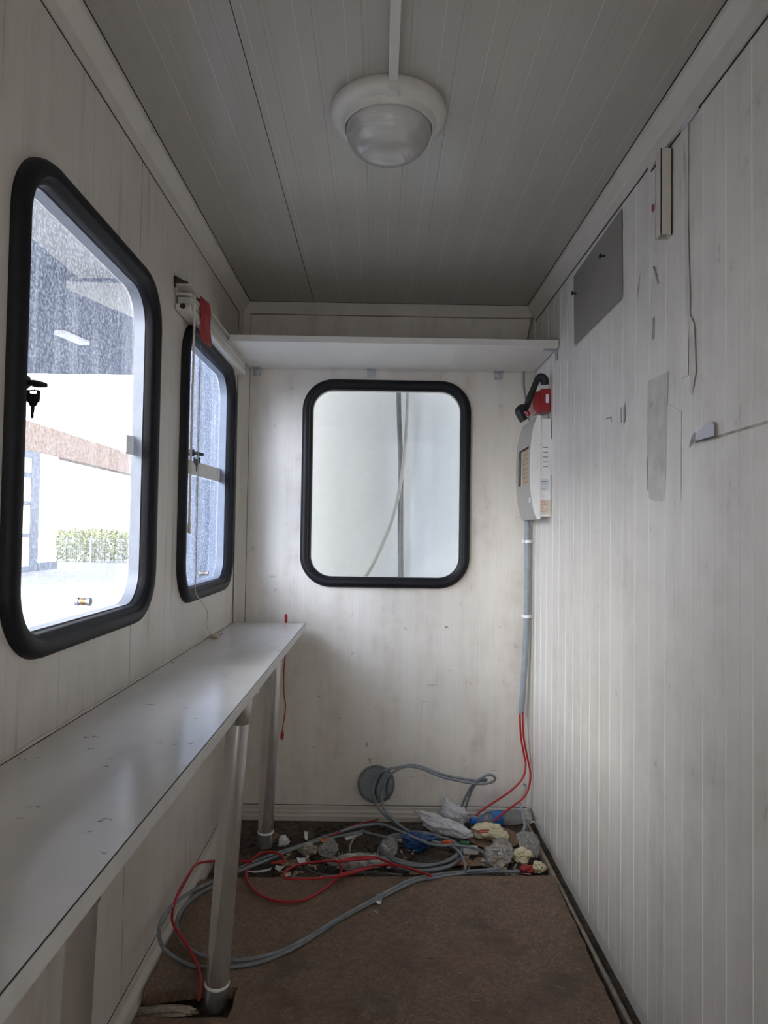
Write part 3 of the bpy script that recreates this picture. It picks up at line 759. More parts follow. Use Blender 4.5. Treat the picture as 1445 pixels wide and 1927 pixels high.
# grey conduit with clips and red wires coming out of it
cd = thing('conduit', 'grey plastic conduit pipe clipped in the back right corner below the fuse box', 'pipe', (.63, 2.96, .5))
pts = [at_y(x_, y_, 2.972) for x_, y_ in ((992, 978), (992, 1060), (991, 1160), (988, 1230), (984.5, 1290), (980.5, 1343))]
b = MB(); b.tube(pts, .0125, 18); b.build('pipe', M['pipe'], cd, smooth=True)
for (px_, py_) in ((993, 1019), (991.5, 1160)):
    p = at_y(px_, py_, 2.972); b = MB(); b.lathe([(.0145, -.006), (.0145, .006), (.0125, .006)], (p.x, 2.972, p.z), (0, 0, 1), 18); b.box((p.x-.02, 2.974, p.z-.006), (p.x+.022, 2.997, p.z+.006))
    b.build('pipe_clip', M['whitep'], cd, bevel=.001)
rw = [[(978, 1340), (980, 1385), (986, 1420), (989, 1440), (984, 1463), (966, 1484), (940, 1503), (915, 1519), (895, 1535)],
      [(983, 1340), (985, 1385), (992, 1425), (998, 1455), (995, 1482), (984, 1502), (965, 1517), (945, 1532), (930, 1545)]]
for i, pp in enumerate(rw):
    b = MB(); P = [at_y(x_, y_, 2.972-.012*max(0, j-2)-.01*i) for j, (x_, y_) in enumerate(pp)]
    P[-1].z = max(P[-1].z, .012)
    b.tube(P, .0042, 8)
    tag(b.build('red_wire', M['red'], smooth=True, origin=True), ('red wire from the conduit end bending far left towards the plastic bag', 'red wire from the conduit end hugging the corner down to the bottle')[i], 'wire', 'red wires out of the conduit')
# thin cables in the back right corner above the box
for i, pp in enumerate(([(994, 597), (993, 625), (991, 640)], [(987, 703), (988, 735), (992, 765), (993, 790)], [(1001, 600), (1000, 640)], [(992, 703), (993, 740), (996, 790)])):
    pass
b = MB(); P = [at_y(x_, y_, 2.975) for x_, y_ in ((1001, 597), (996, 625), (990, 660), (986, 700), (986, 728), (990, 752), (994, 775), (995, 792))]
b.tube(P, .005, 8); tag(b.build('thin_cable', M['cablelight'], smooth=True, origin=True), 'pale grey cable dropping behind the shelf end down to the fuse box', 'cable')

# ------------------------------------------------------------------ right wall fittings and marks
def wallR(px, py, off=.002): return at_x(px, py, XR-off)
plate = thing('metal_plate', 'grey sheet metal plate screwed to the upper right wall', 'plate', tuple(wallR(1125, 580)))
P = [wallR(*p, .004) for p in ((1080, 520), (1170, 393), (1171, 561), (1081, 650))]
b = MB(); b.prism(P, (-.0015, 0, 0)); b.build('sheet', M['steelplate'], plate)
for (px_, py_) in ((1138, 482), (1084, 552)):
    p = wallR(px_, py_, .0055); b = MB(); b.lathe([(.003, 0), (.003, .012), (.007, .012), (.007, .016), (.003, .017)], p, (-1, 0, 0), 10); b.build('screw', M['darksteel'], plate, smooth=True)
for (px_, py_) in ((1170, 560), (1120, 607), (1082, 649)):
    p = wallR(px_, py_, .0055); b = MB(); b.lathe([(.005, 0), (.004, .002)], p, (-1, 0, 0), 12); b.build('rivet', M['galv'], plate, smooth=True)
y0, y1 = 1.575, 1.606; zt_, zb_ = at_y(1240, 280, 1.58).z, at_y(1245, 441, 1.575).z
b = MB()
b.box((XR-.028, y0, zb_), (XR-.026, y1, zt_)); b.box((XR-.028, y0, zb_), (XR-.0018, y0+.002, zt_)); b.box((XR-.028, y1-.002, zb_), (XR-.0018, y1, zt_)); b.box((XR-.004, y0, zb_), (XR-.0018, y1, zt_))
tag(b.build('channel_offcut', M['trim'], origin=True), 'short white square channel hanging down the right wall from the ceiling trim', 'channel')
b = MB(); p = wallR(1228, 396, .004); b.lathe([(.006, 0), (.0055, .001), (.003, .0015)], p, (-1, 0, 0), 12)
o = b.build('red_sticker', M['redfab'], origin=True); o.scale = (1, .8, 1.9); tag(o, 'small red sticker on the right wall beside the white channel', 'sticker')
def flat_on_right(name, pts, mt, off=.003, th=.0008, parent=None):
    b = MB(); P = [wallR(*p, off) for p in pts]; b.prism(P, (-th, 0, 0)); return b.build(name, mt, parent, origin=parent is None)
tag(flat_on_right('paper_strip', [(1282, 248), (1284, 237), (1313, 196), (1315, 205), (1287, 243)], M['papergrey'], .004), 'pale grey paper strip tucked under the right ceiling trim', 'paper')
# torn folded sticker
tp = thing('torn_sticker', 'torn pale sticker peeling off the right wall joint', 'sticker', tuple(wallR(1325, 820)))
flat_on_right('torn_face', [(1308, 815), (1322, 806), (1331, 795), (1340, 792), (1344, 800), (1344, 821), (1310, 830)], M['papergrey'], .007, .001, tp)
flat_on_right('dark_edge', [(1309, 830), (1344, 820), (1345, 823), (1309, 833)], M['darksteel'], .009, .001, tp)
flat_on_right('curled_end', [(1308, 814), (1303, 820), (1298, 838), (1298, 843), (1302, 838), (1308, 828)], M['scuff'], .008, .0015, tp)
# marks that belong to the wall surface
flat_on_right('tape_residue', [(1219, 718), (1235, 710), (1257, 698), (1256, 760), (1254, 850), (1250, 943), (1232, 943), (1221, 938), (1217, 860)], M['residue'], .0012, .0003, wall_right)
flat_on_right('tape_residue', [(1217, 860), (1219, 860), (1220, 925), (1217, 922)], M['stain'], .0018, .0003, wall_right)
flat_on_right('tape_residue', [(1256, 760), (1282, 775), (1281, 941), (1252, 943)], M['wall_r'], .0010, .0002, wall_right)
for pts in ([(1228, 502), (1231, 500), (1240, 532), (1237, 536)], [(1199, 545), (1204, 520), (1205, 512), (1202, 540), (1198, 566)], [(1228, 600), (1231, 595), (1230, 636), (1227, 640)],
            [(1140, 787), (1150, 783), (1151, 795), (1147, 786), (1141, 790)], [(1167, 768), (1171, 764), (1170, 795), (1168, 795)], [(1173, 770), (1176, 757), (1176, 790), (1173, 800)], [(1224, 763), (1228, 752), (1226, 765), (1222, 768)]):
    flat_on_right('scuff_mark', pts, M['scuff'], .0016, .0002, wall_right)
for pts in ([(1285, 262), (1290, 300), (1294, 420), (1298, 560), (1296, 640), (1290, 560), (1289, 420)], [(1297, 590), (1306, 610), (1309, 700), (1300, 745), (1298, 680)]):
    flat_on_right('water_stain', pts, M['wstain'], .0034, .0002, wall_right)
# joint cover strip on the right wall and horizontal joint behind the sticker
yj = wallR(1288, 400).y
b = MB(); b.box((XR-.003, yj-.018, 1.58), (XR-.0016, yj+.018, ZC-.085)); b.build('joint_strip', M['wall_r'], wall_right, bevel=.0005)
zj = wallR(1400, 800).z
b = MB(); P = [wallR(1344, 822, .0016), wallR(1480, 772, .0016)]; b.box((XR-.0019, .4, P[0].z-.003), (XR-.0014, P[0].y, P[0].z+.0015)); b.build('joint_line', M['stain'], wall_right)

# ------------------------------------------------------------------ back wall: round pipe opening
pc = at_y(708, 1475, YB-.002)
hole = thing('pipe_sleeve', 'round grey plastic pipe sleeve set low in the back wall', 'pipe', (pc.x, pc.y, pc.z-.08))
b = MB(); b.lathe([(.080, .0), (.080, .010), (.074, .010), (.073, .001), (.001, .001)], (pc.x, YB-.002, pc.z), (0, -1, 0), 40); b.build('sleeve_ring', M['hole'], hole, smooth=True)
b = MB(); b.lathe([(.072, .002), (.070, .004), (.03, .005), (.001, .005)], (pc.x, YB-.002, pc.z), (0, -1, 0), 40); b.build('end_cap', M['pipe'], hole, smooth=True)
def flat_on_back(name, pts, mt, off=.0008):
    b = MB(); b.prism([at_y(*p, YB-off) for p in pts], (0, -.0002, 0)); b.build(name, mt, wall_back)
rq = random.Random(11)
for (cx_, cy_, w_, h_) in ((512, 1085, 18, 5), (518, 1110, 6, 8), (640, 1352, 8, 2), (576, 1440, 10, 3), (590, 1405, 5, 4), (812, 1290, 26, 5), (845, 1262, 14, 3), (840, 1180, 10, 6), (868, 1135, 4, 12), (690, 1400, 3, 16), (905, 1365, 12, 4), (760, 1430, 16, 2), (772, 1462, 22, 2), (930, 1450, 24, 2), (915, 1468, 20, 2), (935, 1380, 8, 3), (800, 1320, 18, 4), (940, 1180, 8, 4), (956, 890, 10, 2), (600, 1310, 7, 3)):
    n_ = 9; flat_on_back('scuff_mark', [(cx_+w_*.5*math.cos(2*PI*i/n_)*rq.uniform(.6, 1.2), cy_+h_*.5*math.sin(2*PI*i/n_)*rq.uniform(.5, 1.3)) for i in range(n_)], M[rq.choice(('residue', 'stain', 'residue'))])
p = at_y(986, 1476, YB); b = MB(); b.lathe([(.006, 0), (.005, .004), (.002, .004), (.002, .002)], (p.x, YB-.001, p.z), (0, -1, 0), 12)
b.build('wall_screw', M['galv'], wall_back, smooth=True)

# ------------------------------------------------------------------ red lead hanging at the bench end
t = thing('red_lead', 'red lead with plugs hanging through the far end of the worktop', 'cable', tuple(at_y(532, 1390, 2.955)))
pts = [at_y(x_, y_, 2.955) for x_, y_ in ((538, 1172), (538, 1200), (537, 1230), (534, 1265), (534, 1300), (537, 1330), (533, 1362), (531, 1378))]
b = MB(); b.tube(pts, .0026, 8); b.build('lead', M['red'], t, smooth=True)
b = MB(); b.lathe([(.003, 0), (.0055, .003), (.0065, .026), (.005, .036), (.003, .037)], at_y(538, 1172, 2.955), (0, 0, 1), 12); b.build('plug', M['red'], t, smooth=True)
b = MB(); b.lathe([(.003, 0), (.006, .006), (.0075, .018), (.006, .034), (.003, .035)], at_y(531.5, 1376, 2.955), (-.05, 0, -1), 12); b.build('plug', M['red'], t, smooth=True)

# ------------------------------------------------------------------ chipboard sheet on the floor
BZ = .045
def jag(P, amp=.003, step=.03):
    out = []
    for i in range(len(P)):
        a, c = Vector(P[i]), Vector(P[(i+1) % len(P)]); n_ = max(1, int((c-a).length/step))
        for k_ in range(n_):
            q_ = a+(c-a)*k_/n_
            if k_: q_ += Vector((random.uniform(-amp, amp), random.uniform(-amp, amp), 0))
            out.append(q_)
    return out
corners = [at_z(372, 1655, BZ), at_z(440, 1651, BZ), at_z(1042, 1648, BZ), at_z(1166, 1927, BZ)]
L = [(corners[0].x+.01, corners[0].y), (corners[1].x, corners[1].y), (corners[2].x, corners[2].y), (.603, 1.70), (.598, .1), (-.575, .1), (-.575, 1.715), (-.350, 1.715), (-.347, 1.830), (-.420, 1.836), (-.583, 1.800)]
L = [Vector((x_, y_, BZ)) for x_, y_ in L]
b = MB(); b.prism(jag(L), (0, 0, -.030))
brd = tag(b.build('chipboard_sheet', M['board']), 'large worn brown chipboard sheet covering the near floor', 'board')
b = MB(); b.box((-.45, .3, -.004), (-.40, 1.6, .0149)); b.box((.45, .3, -.004), (.5, 2.3, .0149)); b.box((-.02, .3, -.004), (.03, 2.3, .0149)); b.build('batten', M['cardboard'], brd)
brd['base'] = [0.0, 0.0, 0.0]

# ------------------------------------------------------------------ cables on the floor
C1 = lambda x_, y_: (640+x_/3.6125, 1410+y_/3.6125)
C2 = lambda x_, y_: (400+x_/4.5156, 1500+y_/4.5156)
C3 = lambda x_, y_: (220+x_/2.89, 1580+y_/2.89)
def onfloor(p, r, lift=0.0):
    a = at_z(p[0], p[1], BZ+r+lift)
    if a.x < XL+.034+r: return at_x(p[0], p[1], XL+.034+r+lift*.5)
    if a.y > 2.41: 
        bb = at_z(p[0], p[1], .022+r+lift)
        return bb if bb.y > 2.44 else a
    return a
def cable(name, pts, r, mt, label, group, lifts=None):
    b = MB(); P = [onfloor(p, r, (lifts[i] if lifts else 0.0)) for i, p in enumerate(pts)]
    b.tube(P, r, 10, sub=7); return tag(b.build(name, mt, smooth=True, origin=True), label, 'cable', group)
G = 'grey cables on the floor'
r_ = .0052
loopA = [C2(1445, 250), C2(1380, 232), C2(1100, 290), C2(760, 405), C2(500, 492), C2(200, 615), C3(520, 228), C3(400, 285), C3(290, 370), C3(232, 470), C3(242, 570), C3(310, 640), C3(430, 690), C3(600, 695), C3(800, 660), C3(1000, 570), C3(1200, 442), C3(1445, 312), C1(500, 902), C1(650, 872), C1(850, 845), C1(1000, 834), C1(1220, 832)]
cable('grey_cable', loopA, r_, M['cable'], 'grey cable whose loop reaches farthest left, brushing the left baseboard', G, [0, .0, .0] + [0]*20)
loopB = [C1(420, 628), C1(180, 567), C2(1240, 297), C2(800, 402), C2(500, 522), C2(200, 640), C3(525, 252), C3(420, 312), C3(342, 400), C3(326, 470), C3(360, 560), C3(450, 625), C3(600, 655), C3(750, 645), C3(950, 580), C3(1200, 432), C3(1445, 297), C1(480, 888), C1(680, 850), C1(900, 828), C1(1090, 812)]
cable('grey_cable', loopB, r_, M['cable'], 'grey cable forming the inner floor loop around the middle worktop leg', G, [.012]*4+[.006]*17)
# two strands from the pipe sleeve: a high bend along the wall and down again
def wallcable(pts, ys, r, mt, label):
    b = MB(); P = []
    for (p, Y) in zip(pts, ys):
        P.append(at_y(*C1(*p), Y) if Y > 0 else onfloor(C1(*p), r, .014))
    b.tube(P, r, 10, sub=7); tag(b.build('grey_cable', mt, smooth=True, origin=True), label, 'cable', 'grey cables from the pipe sleeve')
wallcable([(1000, 770), (985, 715), (900, 668), (680, 640), (520, 588), (400, 520), (310, 455), (255, 390), (222, 300), (235, 205), (300, 145), (400, 122), (480, 108), (560, 122), (700, 172), (860, 205), (960, 215), (995, 208), (950, 200), (900, 245), (850, 330), (812, 430)],
          [-1, -1, -1, -1, -1, -1, 2.86, 2.88, 2.90, 2.91, 2.90, 2.90, 2.90, 2.89, 2.89, 2.89, 2.89, 2.88, 2.87, 2.88, 2.90, 2.93], r_, M['cable'], 'grey cable with outer bend before the pipe sleeve, arching along the back wall')
wallcable([(850, 820), (845, 770), (810, 700), (740, 655), (560, 605), (460, 555), (380, 495), (310, 420), (284, 330), (298, 230), (350, 165), (450, 118), (560, 135), (690, 188), (860, 225), (970, 236), (1040, 218), (1052, 190), (1010, 172), (950, 205), (895, 280), (838, 440)],
          [-1, -1, -1, -1, -1, -1, 2.84, 2.86, 2.88, 2.89, 2.885, 2.885, 2.88, 2.875, 2.875, 2.875, 2.875, 2.87, 2.86, 2.87, 2.89, 2.92], r_, M['cable'], 'grey cable with inner bend before the pipe sleeve and a tight end loop')
b = MB(); b.tube([at_y(*C1(*p), Y) for p, Y in (((345, 170), 2.90), ((320, 230), 2.92), ((318, 290), 2.95), ((330, 335), 2.988))], r_, 10); tag(b.build('grey_cable', M['cabledark'], smooth=True, origin=True), 'short dark grey cable stub on the right half of the pipe sleeve', 'cable')
b = MB(); b.tube([at_y(*C1(*p), Y) for p, Y in (((300, 145), 2.90), ((262, 210), 2.93), ((240, 280), 2.96), ((255, 335), 2.988))], r_, 10); tag(b.build('grey_cable', M['cabledark'], smooth=True, origin=True), 'short dark grey cable stub on the left half of the pipe sleeve', 'cable')
# coil
b = MB(); c0 = at_z(*C1(545, 690), .02); 
P = []
for i in range(5*18+1):
    a = 2*PI*i/18+.6; k_ = i/18
    rx = .150+.006*math.sin(k_*2.3); ry = .11+.012*k_
    P.append((c0.x+rx*math.cos(a)+.004*math.sin(k_*5), c0.y+.03+ry*math.sin(a)-.008*k_, .012+.006*(k_ % 3)+.006*math.sin(a*2+k_)))
b.tube(P, r_, 8, sub=3); tag(b.build('cable_coil', M['cable'], smooth=True, origin=True), 'coiled grey cable lying around the crumpled blue bag', 'cable')
cable('grey_cable', [C1(0, 560), C1(120, 525), C1(250, 508), C1(330, 525), C1(480, 590), C1(600, 640), C1(690, 655), C1(760, 648)], r_, M['cable'], 'grey cable crossing behind the litter towards the white plastic bag', G, [.03]*8)
cable('thin_cable', [C1(420, 855), C1(330, 845), C2(1300, 640), C2(1000, 668), C2(900, 650), C2(820, 620), C2(780, 590)], .003, M['cabledark'], 'thin dark cable along the edge of the chipboard sheet', None, [.012]*7)
cable('thin_cable', [C1(90, 580), C1(150, 575), C1(100, 600), C1(70, 650), C1(65, 700)], .0035, M['cablelight'], 'thin pale cable end curling beside the clear plastic bag', None, [.02]*5)
cable('grey_cable', [C1(1222, 365), C1(1240, 440), C1(1255, 510), C1(1245, 555)], .006, M['pipe'], 'short grey cable upright in the back right corner behind the bottle', None, [.08, .05, .03, .02])
# red cables
R = .0040
redA = [C2(500, 562), C2(605, 545), C2(590, 495), C2(500, 468), C2(400, 482), C2(312, 560), C2(285, 650), C2(312, 745), C2(420, 840), C2(560, 885), C2(750, 880), C2(900, 812), C2(1040, 702), C2(1094, 620), C2(1070, 556), C2(1020, 542), C2(900, 550), C2(720, 576), C2(622, 630), C2(600, 668), C2(650, 694), C2(800, 695), C2(1000, 680), C2(1150, 655), C2(1350, 597), C1(0, 850), C1(120, 820), C1(250, 790), C1(380, 790), C1(500, 820), C1(620, 862)]
cable('red_cable', redA, R, M['red'], 'red cable making the wide loop on the chipboard sheet', 'red cables on the floor', [.02]*4+[.004]*10+[.02]*17)
cable('red_cable', [C2(1080, 552), C2(1160, 530), C2(1250, 514), C2(1400, 516), C1(0, 760), C1(100, 736), C1(230, 736), C1(320, 765), C1(400, 795)], R, M['red'], 'red cable lying across the crumpled clear bag', 'red cables on the floor', [.05]*9)
cable('red_cable', [C2(340, 545), C2(200, 545), C2(0, 545), C3(535, 116), C3(440, 130), C3(390, 190), C3(330, 300), C3(302, 400), C3(312, 470), C3(390, 590), C3(440, 690), C3(455, 790), C3(445, 870)], R, M['red'], 'red cable running down beside the left baseboard to the middle worktop leg', 'red cables on the floor', [.01]*13)
cable('red_cable', [C2(1010, 330), C2(1150, 265), C2(1300, 215), C2(1400, 192), C1(230, 485)], R*.9, M['redfab'], 'dark red cable tucked by the back baseboard behind the grey cables', 'red cables on the floor', [.03]*5)

# ------------------------------------------------------------------ litter
def crumple(name, center, size, seed, mt, label, cat, rot=0.0, sub=5, amp=.42, freq=2.2, flat=True, parent=None, group=None, spikes=None, fold=1.0):
    def ridge(q): n_ = noise.noise_vector(q); return Vector((1-2*abs(n_.x), 1-2*abs(n_.y), 1-2*abs(n_.z)))-Vector((.55, .55, .55))
    bm = bmesh.new(); bmesh.ops.create_icosphere(bm, subdivisions=sub, radius=1.0)
    off = Vector((seed*3.1, seed*1.7, seed*.9))
    for v in bm.verts:
        d = v.co.normalized(); q_ = d*freq+off; amp_ = amp
        vor = noise.voronoi(q_, distance_metric='DISTANCE')[0]
        f = 1-amp*.75*(vor[1]-vor[0]) + amp*.7*noise.noise(d*1.3+off) + amp*.30*(abs(noise.noise(d*4+off))-.2)
        p_ = d*max(.3, f)
        p_ = p_ + fold*(.30*noise.noise_vector(d*1.5+off) + .17*ridge(d*2.0+off) + .05*ridge(d*4.3+off))
        if spikes:
            for (sd, sl, sw) in spikes:
                s_ = Vector(sd).normalized(); c_ = d.dot(s_)
                if c_ > sw: p_ += s_*sl*((c_-sw)/(1-sw))**1.4
        v.co = p_
    M3 = Matrix.Rotation(rot, 3, 'Z')
    for v in bm.verts:
        p_ = Vector((v.co.x*size[0], v.co.y*size[1], v.co.z*size[2])); v.co = M3 @ p_
    lo = min(v.co.z for v in bm.verts)
    for v in bm.verts:
        v.co.z -= lo
        if flat and v.co.z < size[2]*.25: v.co.z = max(0, (v.co.z-size[2]*.12)*.6) if v.co.z > size[2]*.12 else 0.0
    me = bpy.data.meshes.new(name); bm.to_mesh(me); bm.free(); me.materials.append(mt)
    me.polygons.foreach_set('use_smooth', [True]*len(me.polygons))
    o = bpy.data.objects.new(name, me); COL.objects.link(o); o.location = center
    if parent is None: tag(o, label, cat, group)
    return o
F = lambda x_, y_, z=0.0: at_z(*C1(x_, y_), z)
FZ = .002
def put(p, z=FZ): return (p.x, p.y, z)
# white shopping bag in two lobes
wb_ = crumple('plastic_bag', put(F(705, 590)), (.098, .038, .030), 3, M['bag_white'], 'crumpled white plastic bag with orange and green print beside the bottle', 'bag', rot=-.62, amp=.4, spikes=[((-1, .2, .75), .75, .5), ((1, -.2, 0), .4, .7)])
wb_['base'] = [0.0, 0.0, 0.0]
def local_child(o, parent): 
    o.parent = parent; o.matrix_parent_inverse = Matrix.Translation(-Vector(parent.location))
for nm, pp, mt in (('orange_print', (722, 612), M['print_orange']), ('green_print', (838, 618), M['print_green'])):
    pc_ = at_z(*C1(*pp), .055)
    o = crumple(nm, (pc_.x, pc_.y-.012, .038), (.022, .008, .009), 5, mt, '', '', sub=3, amp=.4, flat=False, parent=wb_); local_child(o, wb_)
wb2 = crumple('plastic_bag', put(F(765, 525)), (.060, .030, .045), 11, M['bag_white'], 'second white plastic bag, rumpled, between the first bag and the bottle cap', 'bag', rot=-.7, amp=.5, spikes=[((-.7, .2, 1), .6, .65), ((.9, .1, .3), .4, .7)])
crumple('plastic_bag', put(F(530, 685)), (.066, .040, .026), 23, M['bag_blue'], 'crumpled blue plastic bag inside the grey cable coil', 'bag', amp=.45)
# bottle
p0 = at_z(*C1(884, 487), .034); p1 = at_z(*C1(1232, 470), .034)
pa = Vector((p0.x, p0.y, .034)); pb_ = Vector((p1.x, p1.y+.02, .034)); ax = (pb_-pa); LB = ax.length; ax.normalize()
bo = thing('water_bottle', 'clear plastic water bottle with blue cap and label lying by the back wall', 'bottle', ((pa.x+pb_.x)/2, (pa.y+pb_.y)/2, .002))
prof = [(.010, .016*LB/.22), (.0105, .03), (.0125, .034), (.018, .052), (.028, .072), (.0305, .082)]
h = .085
while h < LB-.012:
    prof += [(.0305, h), (.0305, h+.006), (.0280, h+.0085), (.0305, h+.011)]; h += .015
prof += [(.030, LB-.008), (.026, LB), (.010, LB-.004)]
b = MB(); b.lathe(prof, pa, ax, 28); b.build('bottle_body', M['pet'], bo, smooth=True)
b = MB(); b.lathe([(.012, 0), (.0140, .001), (.0140, .024), (.012, .025)], pa, ax, 24); b.build('cap', M['bluecap'], bo, smooth=True)
b = MB(); b.lathe([(.0309, .094), (.0312, .096), (.0312, .137), (.0309, .139)], pa, ax, 28); lb = b.build('bottle_label', M['bottle_label'], bo, smooth=True)
side = Vector((0, 0, 1)).cross(ax).normalized()
if side.y > 0: side = -side
mm = Matrix((Vector((0, 0, -1)), ax, side)).transposed().to_4x4()
vup = (side*.75+Vector((0, 0, .66))).normalized()
e1 = ax.cross(vup).normalized()
mm = Matrix((e1, -ax, vup)).transposed().to_4x4() if False else Matrix((-e1, ax, vup)).transposed().to_4x4()
if mm.to_3x3().determinant() < 0: mm = Matrix((e1, ax, vup)).transposed().to_4x4()
mm.translation = pa+ax*.107+vup*.0312
tmo = text_mesh('ERİKLİ', .020, M['whitep'], 'label_text', Matrix.Identity(4), None, 'CENTER')
for v in tmo.data.vertices:                       # wrap the lettering round the label
    c = v.co; a = c.x/.0312
    q_ = vup*math.cos(a)+mm.to_3x3().col[0]*math.sin(a)
    v.co = pa+ax*(.108+c.y)+q_*(.0314+c.z)
tmo.parent = lb; tmo.matrix_parent_inverse = Matrix.Translation(-Vector(bo['base']))
# wrappers, tissues, card
o = crumple('paper_wrapper', put(F(1020, 632)), (.066, .040, .030), 31, M['yellowp'], 'crumpled pale yellow paper wrapper with red print in front of the bottle', 'paper', amp=.42, rot=-.2)
o['base'] = [0.0, 0.0, 0.0]
for i, (a_, c_) in enumerate((((925, 550), (1010, 542)), ((930, 562), (1000, 556)), ((970, 490), (1000, 485)))):
    P = [at_z(*C1(*a_), .075), at_z(*C1(*c_), .075)]
    for q_ in P: q_.y -= .01; 
    b = MB(); b.tube([P[0], (P[0]+P[1])/2+Vector((0, 0, .002)), P[1]], .0022, 6); s_ = b.build('red_print', M['print_red'], smooth=True); local_child(s_, o)
b = MB(); c_ = at_z(*C1(1040, 600), .004); b.lathe([(.001, .0), (.105, .0), (.107, .002), (.105, .004), (.001, .004)], (c_.x, c_.y, .004), (0, 0, 1), 40)
tag(b.build('card_disc', M['cardboard'], origin=True), 'round brown cardboard disc under the yellow wrapper and clear bag', 'cardboard')
crumple('plastic_bag', put(F(1090, 775)), (.066, .050, .032), 41, M['bag_clear'], 'crumpled clear plastic bag in front of the bottle near the right wall', 'bag', amp=.55, rot=.5, spikes=[((.2, .5, 1), .5, .7)])
crumple('plastic_bag', put(F(1285, 730)), (.040, .046, .042), 44, M['bag_clear'], 'clear plastic bag standing against the floor rail at the right wall', 'bag', amp=.5)
crumple('tissue', put(F(1235, 800), .012), (.034, .026, .026), 51, M['yellowp'], 'cream crumpled tissue resting against the clear bags', 'tissue', amp=.42)
crumple('tissue', put(F(1345, 850)), (.028, .022, .018), 57, M['yellowp'], 'small yellowish tissue beside the floor rail at the board corner', 'tissue', amp=.42)
crumple('wrapper', put(F(1268, 856)), (.028, .016, .015), 61, M['redfab'], 'dark red and white crumpled wrapper at the far right board corner', 'wrapper', amp=.45)
crumple('tissue', put(F(1040, 815)), (.048, .025, .018), 65, M['dirtpaper'], 'dirty flattened tissue under the clear bag at the board edge', 'tissue', amp=.4)
crumple('plastic_bag', put(F(120, 815)), (.105, .042, .022), 71, M['bag_clear'], 'flattened clear plastic bag under the red cable in the middle of the litter', 'bag', amp=.5)
crumple('plastic_bag', put(F(335, 750)), (.026, .030, .034), 73, M['bag_clear'], 'small upright clear bag at the left end of the cable coil', 'bag', amp=.5)
F2 = lambda x_, y_, z=0.0: at_z(*C2(x_, y_), z)
crumple('paper_ball', put(F2(815, 505)), (.034, .024, .020), 81, M['dirtpaper'], 'crumpled beige paper ball behind the red cable loop', 'paper', amp=.5)
crumple('plastic_packet', put(F2(985, 535)), (.036, .028, .034), 83, M['bag_clear'], 'clear packet with beige contents standing in the middle litter', 'packet', amp=.4, rot=.4)
crumple('tissue', put(F2(1180, 600)), (.060, .025, .020), 85, M['paperw'], 'dirty white tissue under the clear bag beside the red cable', 'tissue', amp=.5)
crumple('foam_cup', put(F2(600, 420)), (.022, .022, .018), 87, M['paperw'], 'squashed white paper cup beside the far worktop leg', 'cup', amp=.3)
def scrap(name, quad, z, mt, label, cat, curl=.006, f=F2):
    P = [f(*p, z) for p in quad]; b = MB(); n_ = 6; vs = []
    for i in range(n_+1):
        for j in range(n_+1):
            s_, t_ = i/n_, j/n_
            q_ = (P[0]*(1-s_)+P[1]*s_)*(1-t_)+(P[3]*(1-s_)+P[2]*s_)*t_
            q_.z = z+curl*(abs(s_-.5)*2)**2+curl*.6*noise.noise(q_*60); vs.append(q_)
    b.add(vs, [(i*(n_+1)+j, i*(n_+1)+j+1, (i+1)*(n_+1)+j+1, (i+1)*(n_+1)+j) for i in range(n_) for j in range(n_)])
    o = b.build(name, mt, origin=True); md = o.modifiers.new('thickness', 'SOLIDIFY'); md.thickness = .0012
    return tag(o, label, cat)
scrap('card_piece', [(720, 745), (850, 720), (900, 775), (770, 800)], .008, M['redcard'], 'square red brown card piece in front of the cable coil', 'card', .003, F)
scrap('card_piece', [(930, 740), (1000, 735), (1000, 790), (860, 800)], .008, M['cardboard'], 'dark brown card piece between red brown card and clear bag', 'card', .003, F)
scrap('card_piece', [(465, 825), (540, 815), (570, 850), (470, 855)], .012, M['cardboard'], 'small brown card scrap beside the red cable end at the board edge', 'card', .004, F)
b = MB(); q0 = F(835, 700, .02); q1 = F(940, 700, .02); b.box((q0.x, q0.y, .01), (q1.x, q0.y+.03, .034)); tag(b.build('white_block', M['paperw'], origin=True, bevel=.004), 'small white block below the plastic bag on the cable loops', 'block')
scrap('paper_strip', [(280, 632), (500, 612), (490, 632), (300, 645)], .02, M['paperw'], 'long white paper strip by the middle worktop leg at the board edge', 'paper', .004)
scrap('paper_scrap', [(780, 290), (812, 300), (806, 368), (784, 360)], .03, M['paperw'], 'small white scrap near the back baseboard right of the far worktop leg', 'paper', .004)
scrap('paper_scrap', [(1100, 330), (1190, 312), (1200, 328), (1120, 342)], .03, M['paperw'], 'narrow white scrap beside the thin pale cable end', 'paper', .004)
scrap('paper_scrap', [(715, 525), (780, 520), (800, 560), (725, 565)], .03, M['label_pale'], 'pale bluish scrap inside the small red cable loop', 'paper', .004)
scrap('paper_scrap', [(540, 590), (640, 580), (600, 615), (530, 625)], .025, M['bag_white'], 'whitish plastic scrap left of the small red cable loop', 'scrap', .006)
scrap('paper_scrap', [(610, 650), (660, 645), (670, 675), (615, 680)], .02, M['yellowp'], 'cream scrap within the small red cable loop at the board edge', 'scrap', .004)
scrap('paper_scrap', [(915, 360), (965, 350), (965, 385), (925, 385)], .05, M['print_orange'], 'bright red orange scrap on top of the clear packet', 'scrap', .004)
scrap('cardboard_flap', [(500, 300), (600, 330), (520, 380), (500, 390)], .02, M['cardboard'], 'brown cardboard flap right behind the far worktop leg', 'cardboard', .01)
scrap('cardboard_flap', [(560, 540), (740, 530), (740, 580), (570, 580)], .012, M['cardboard'], 'brown cardboard flap under the looped red cable', 'cardboard', .006)
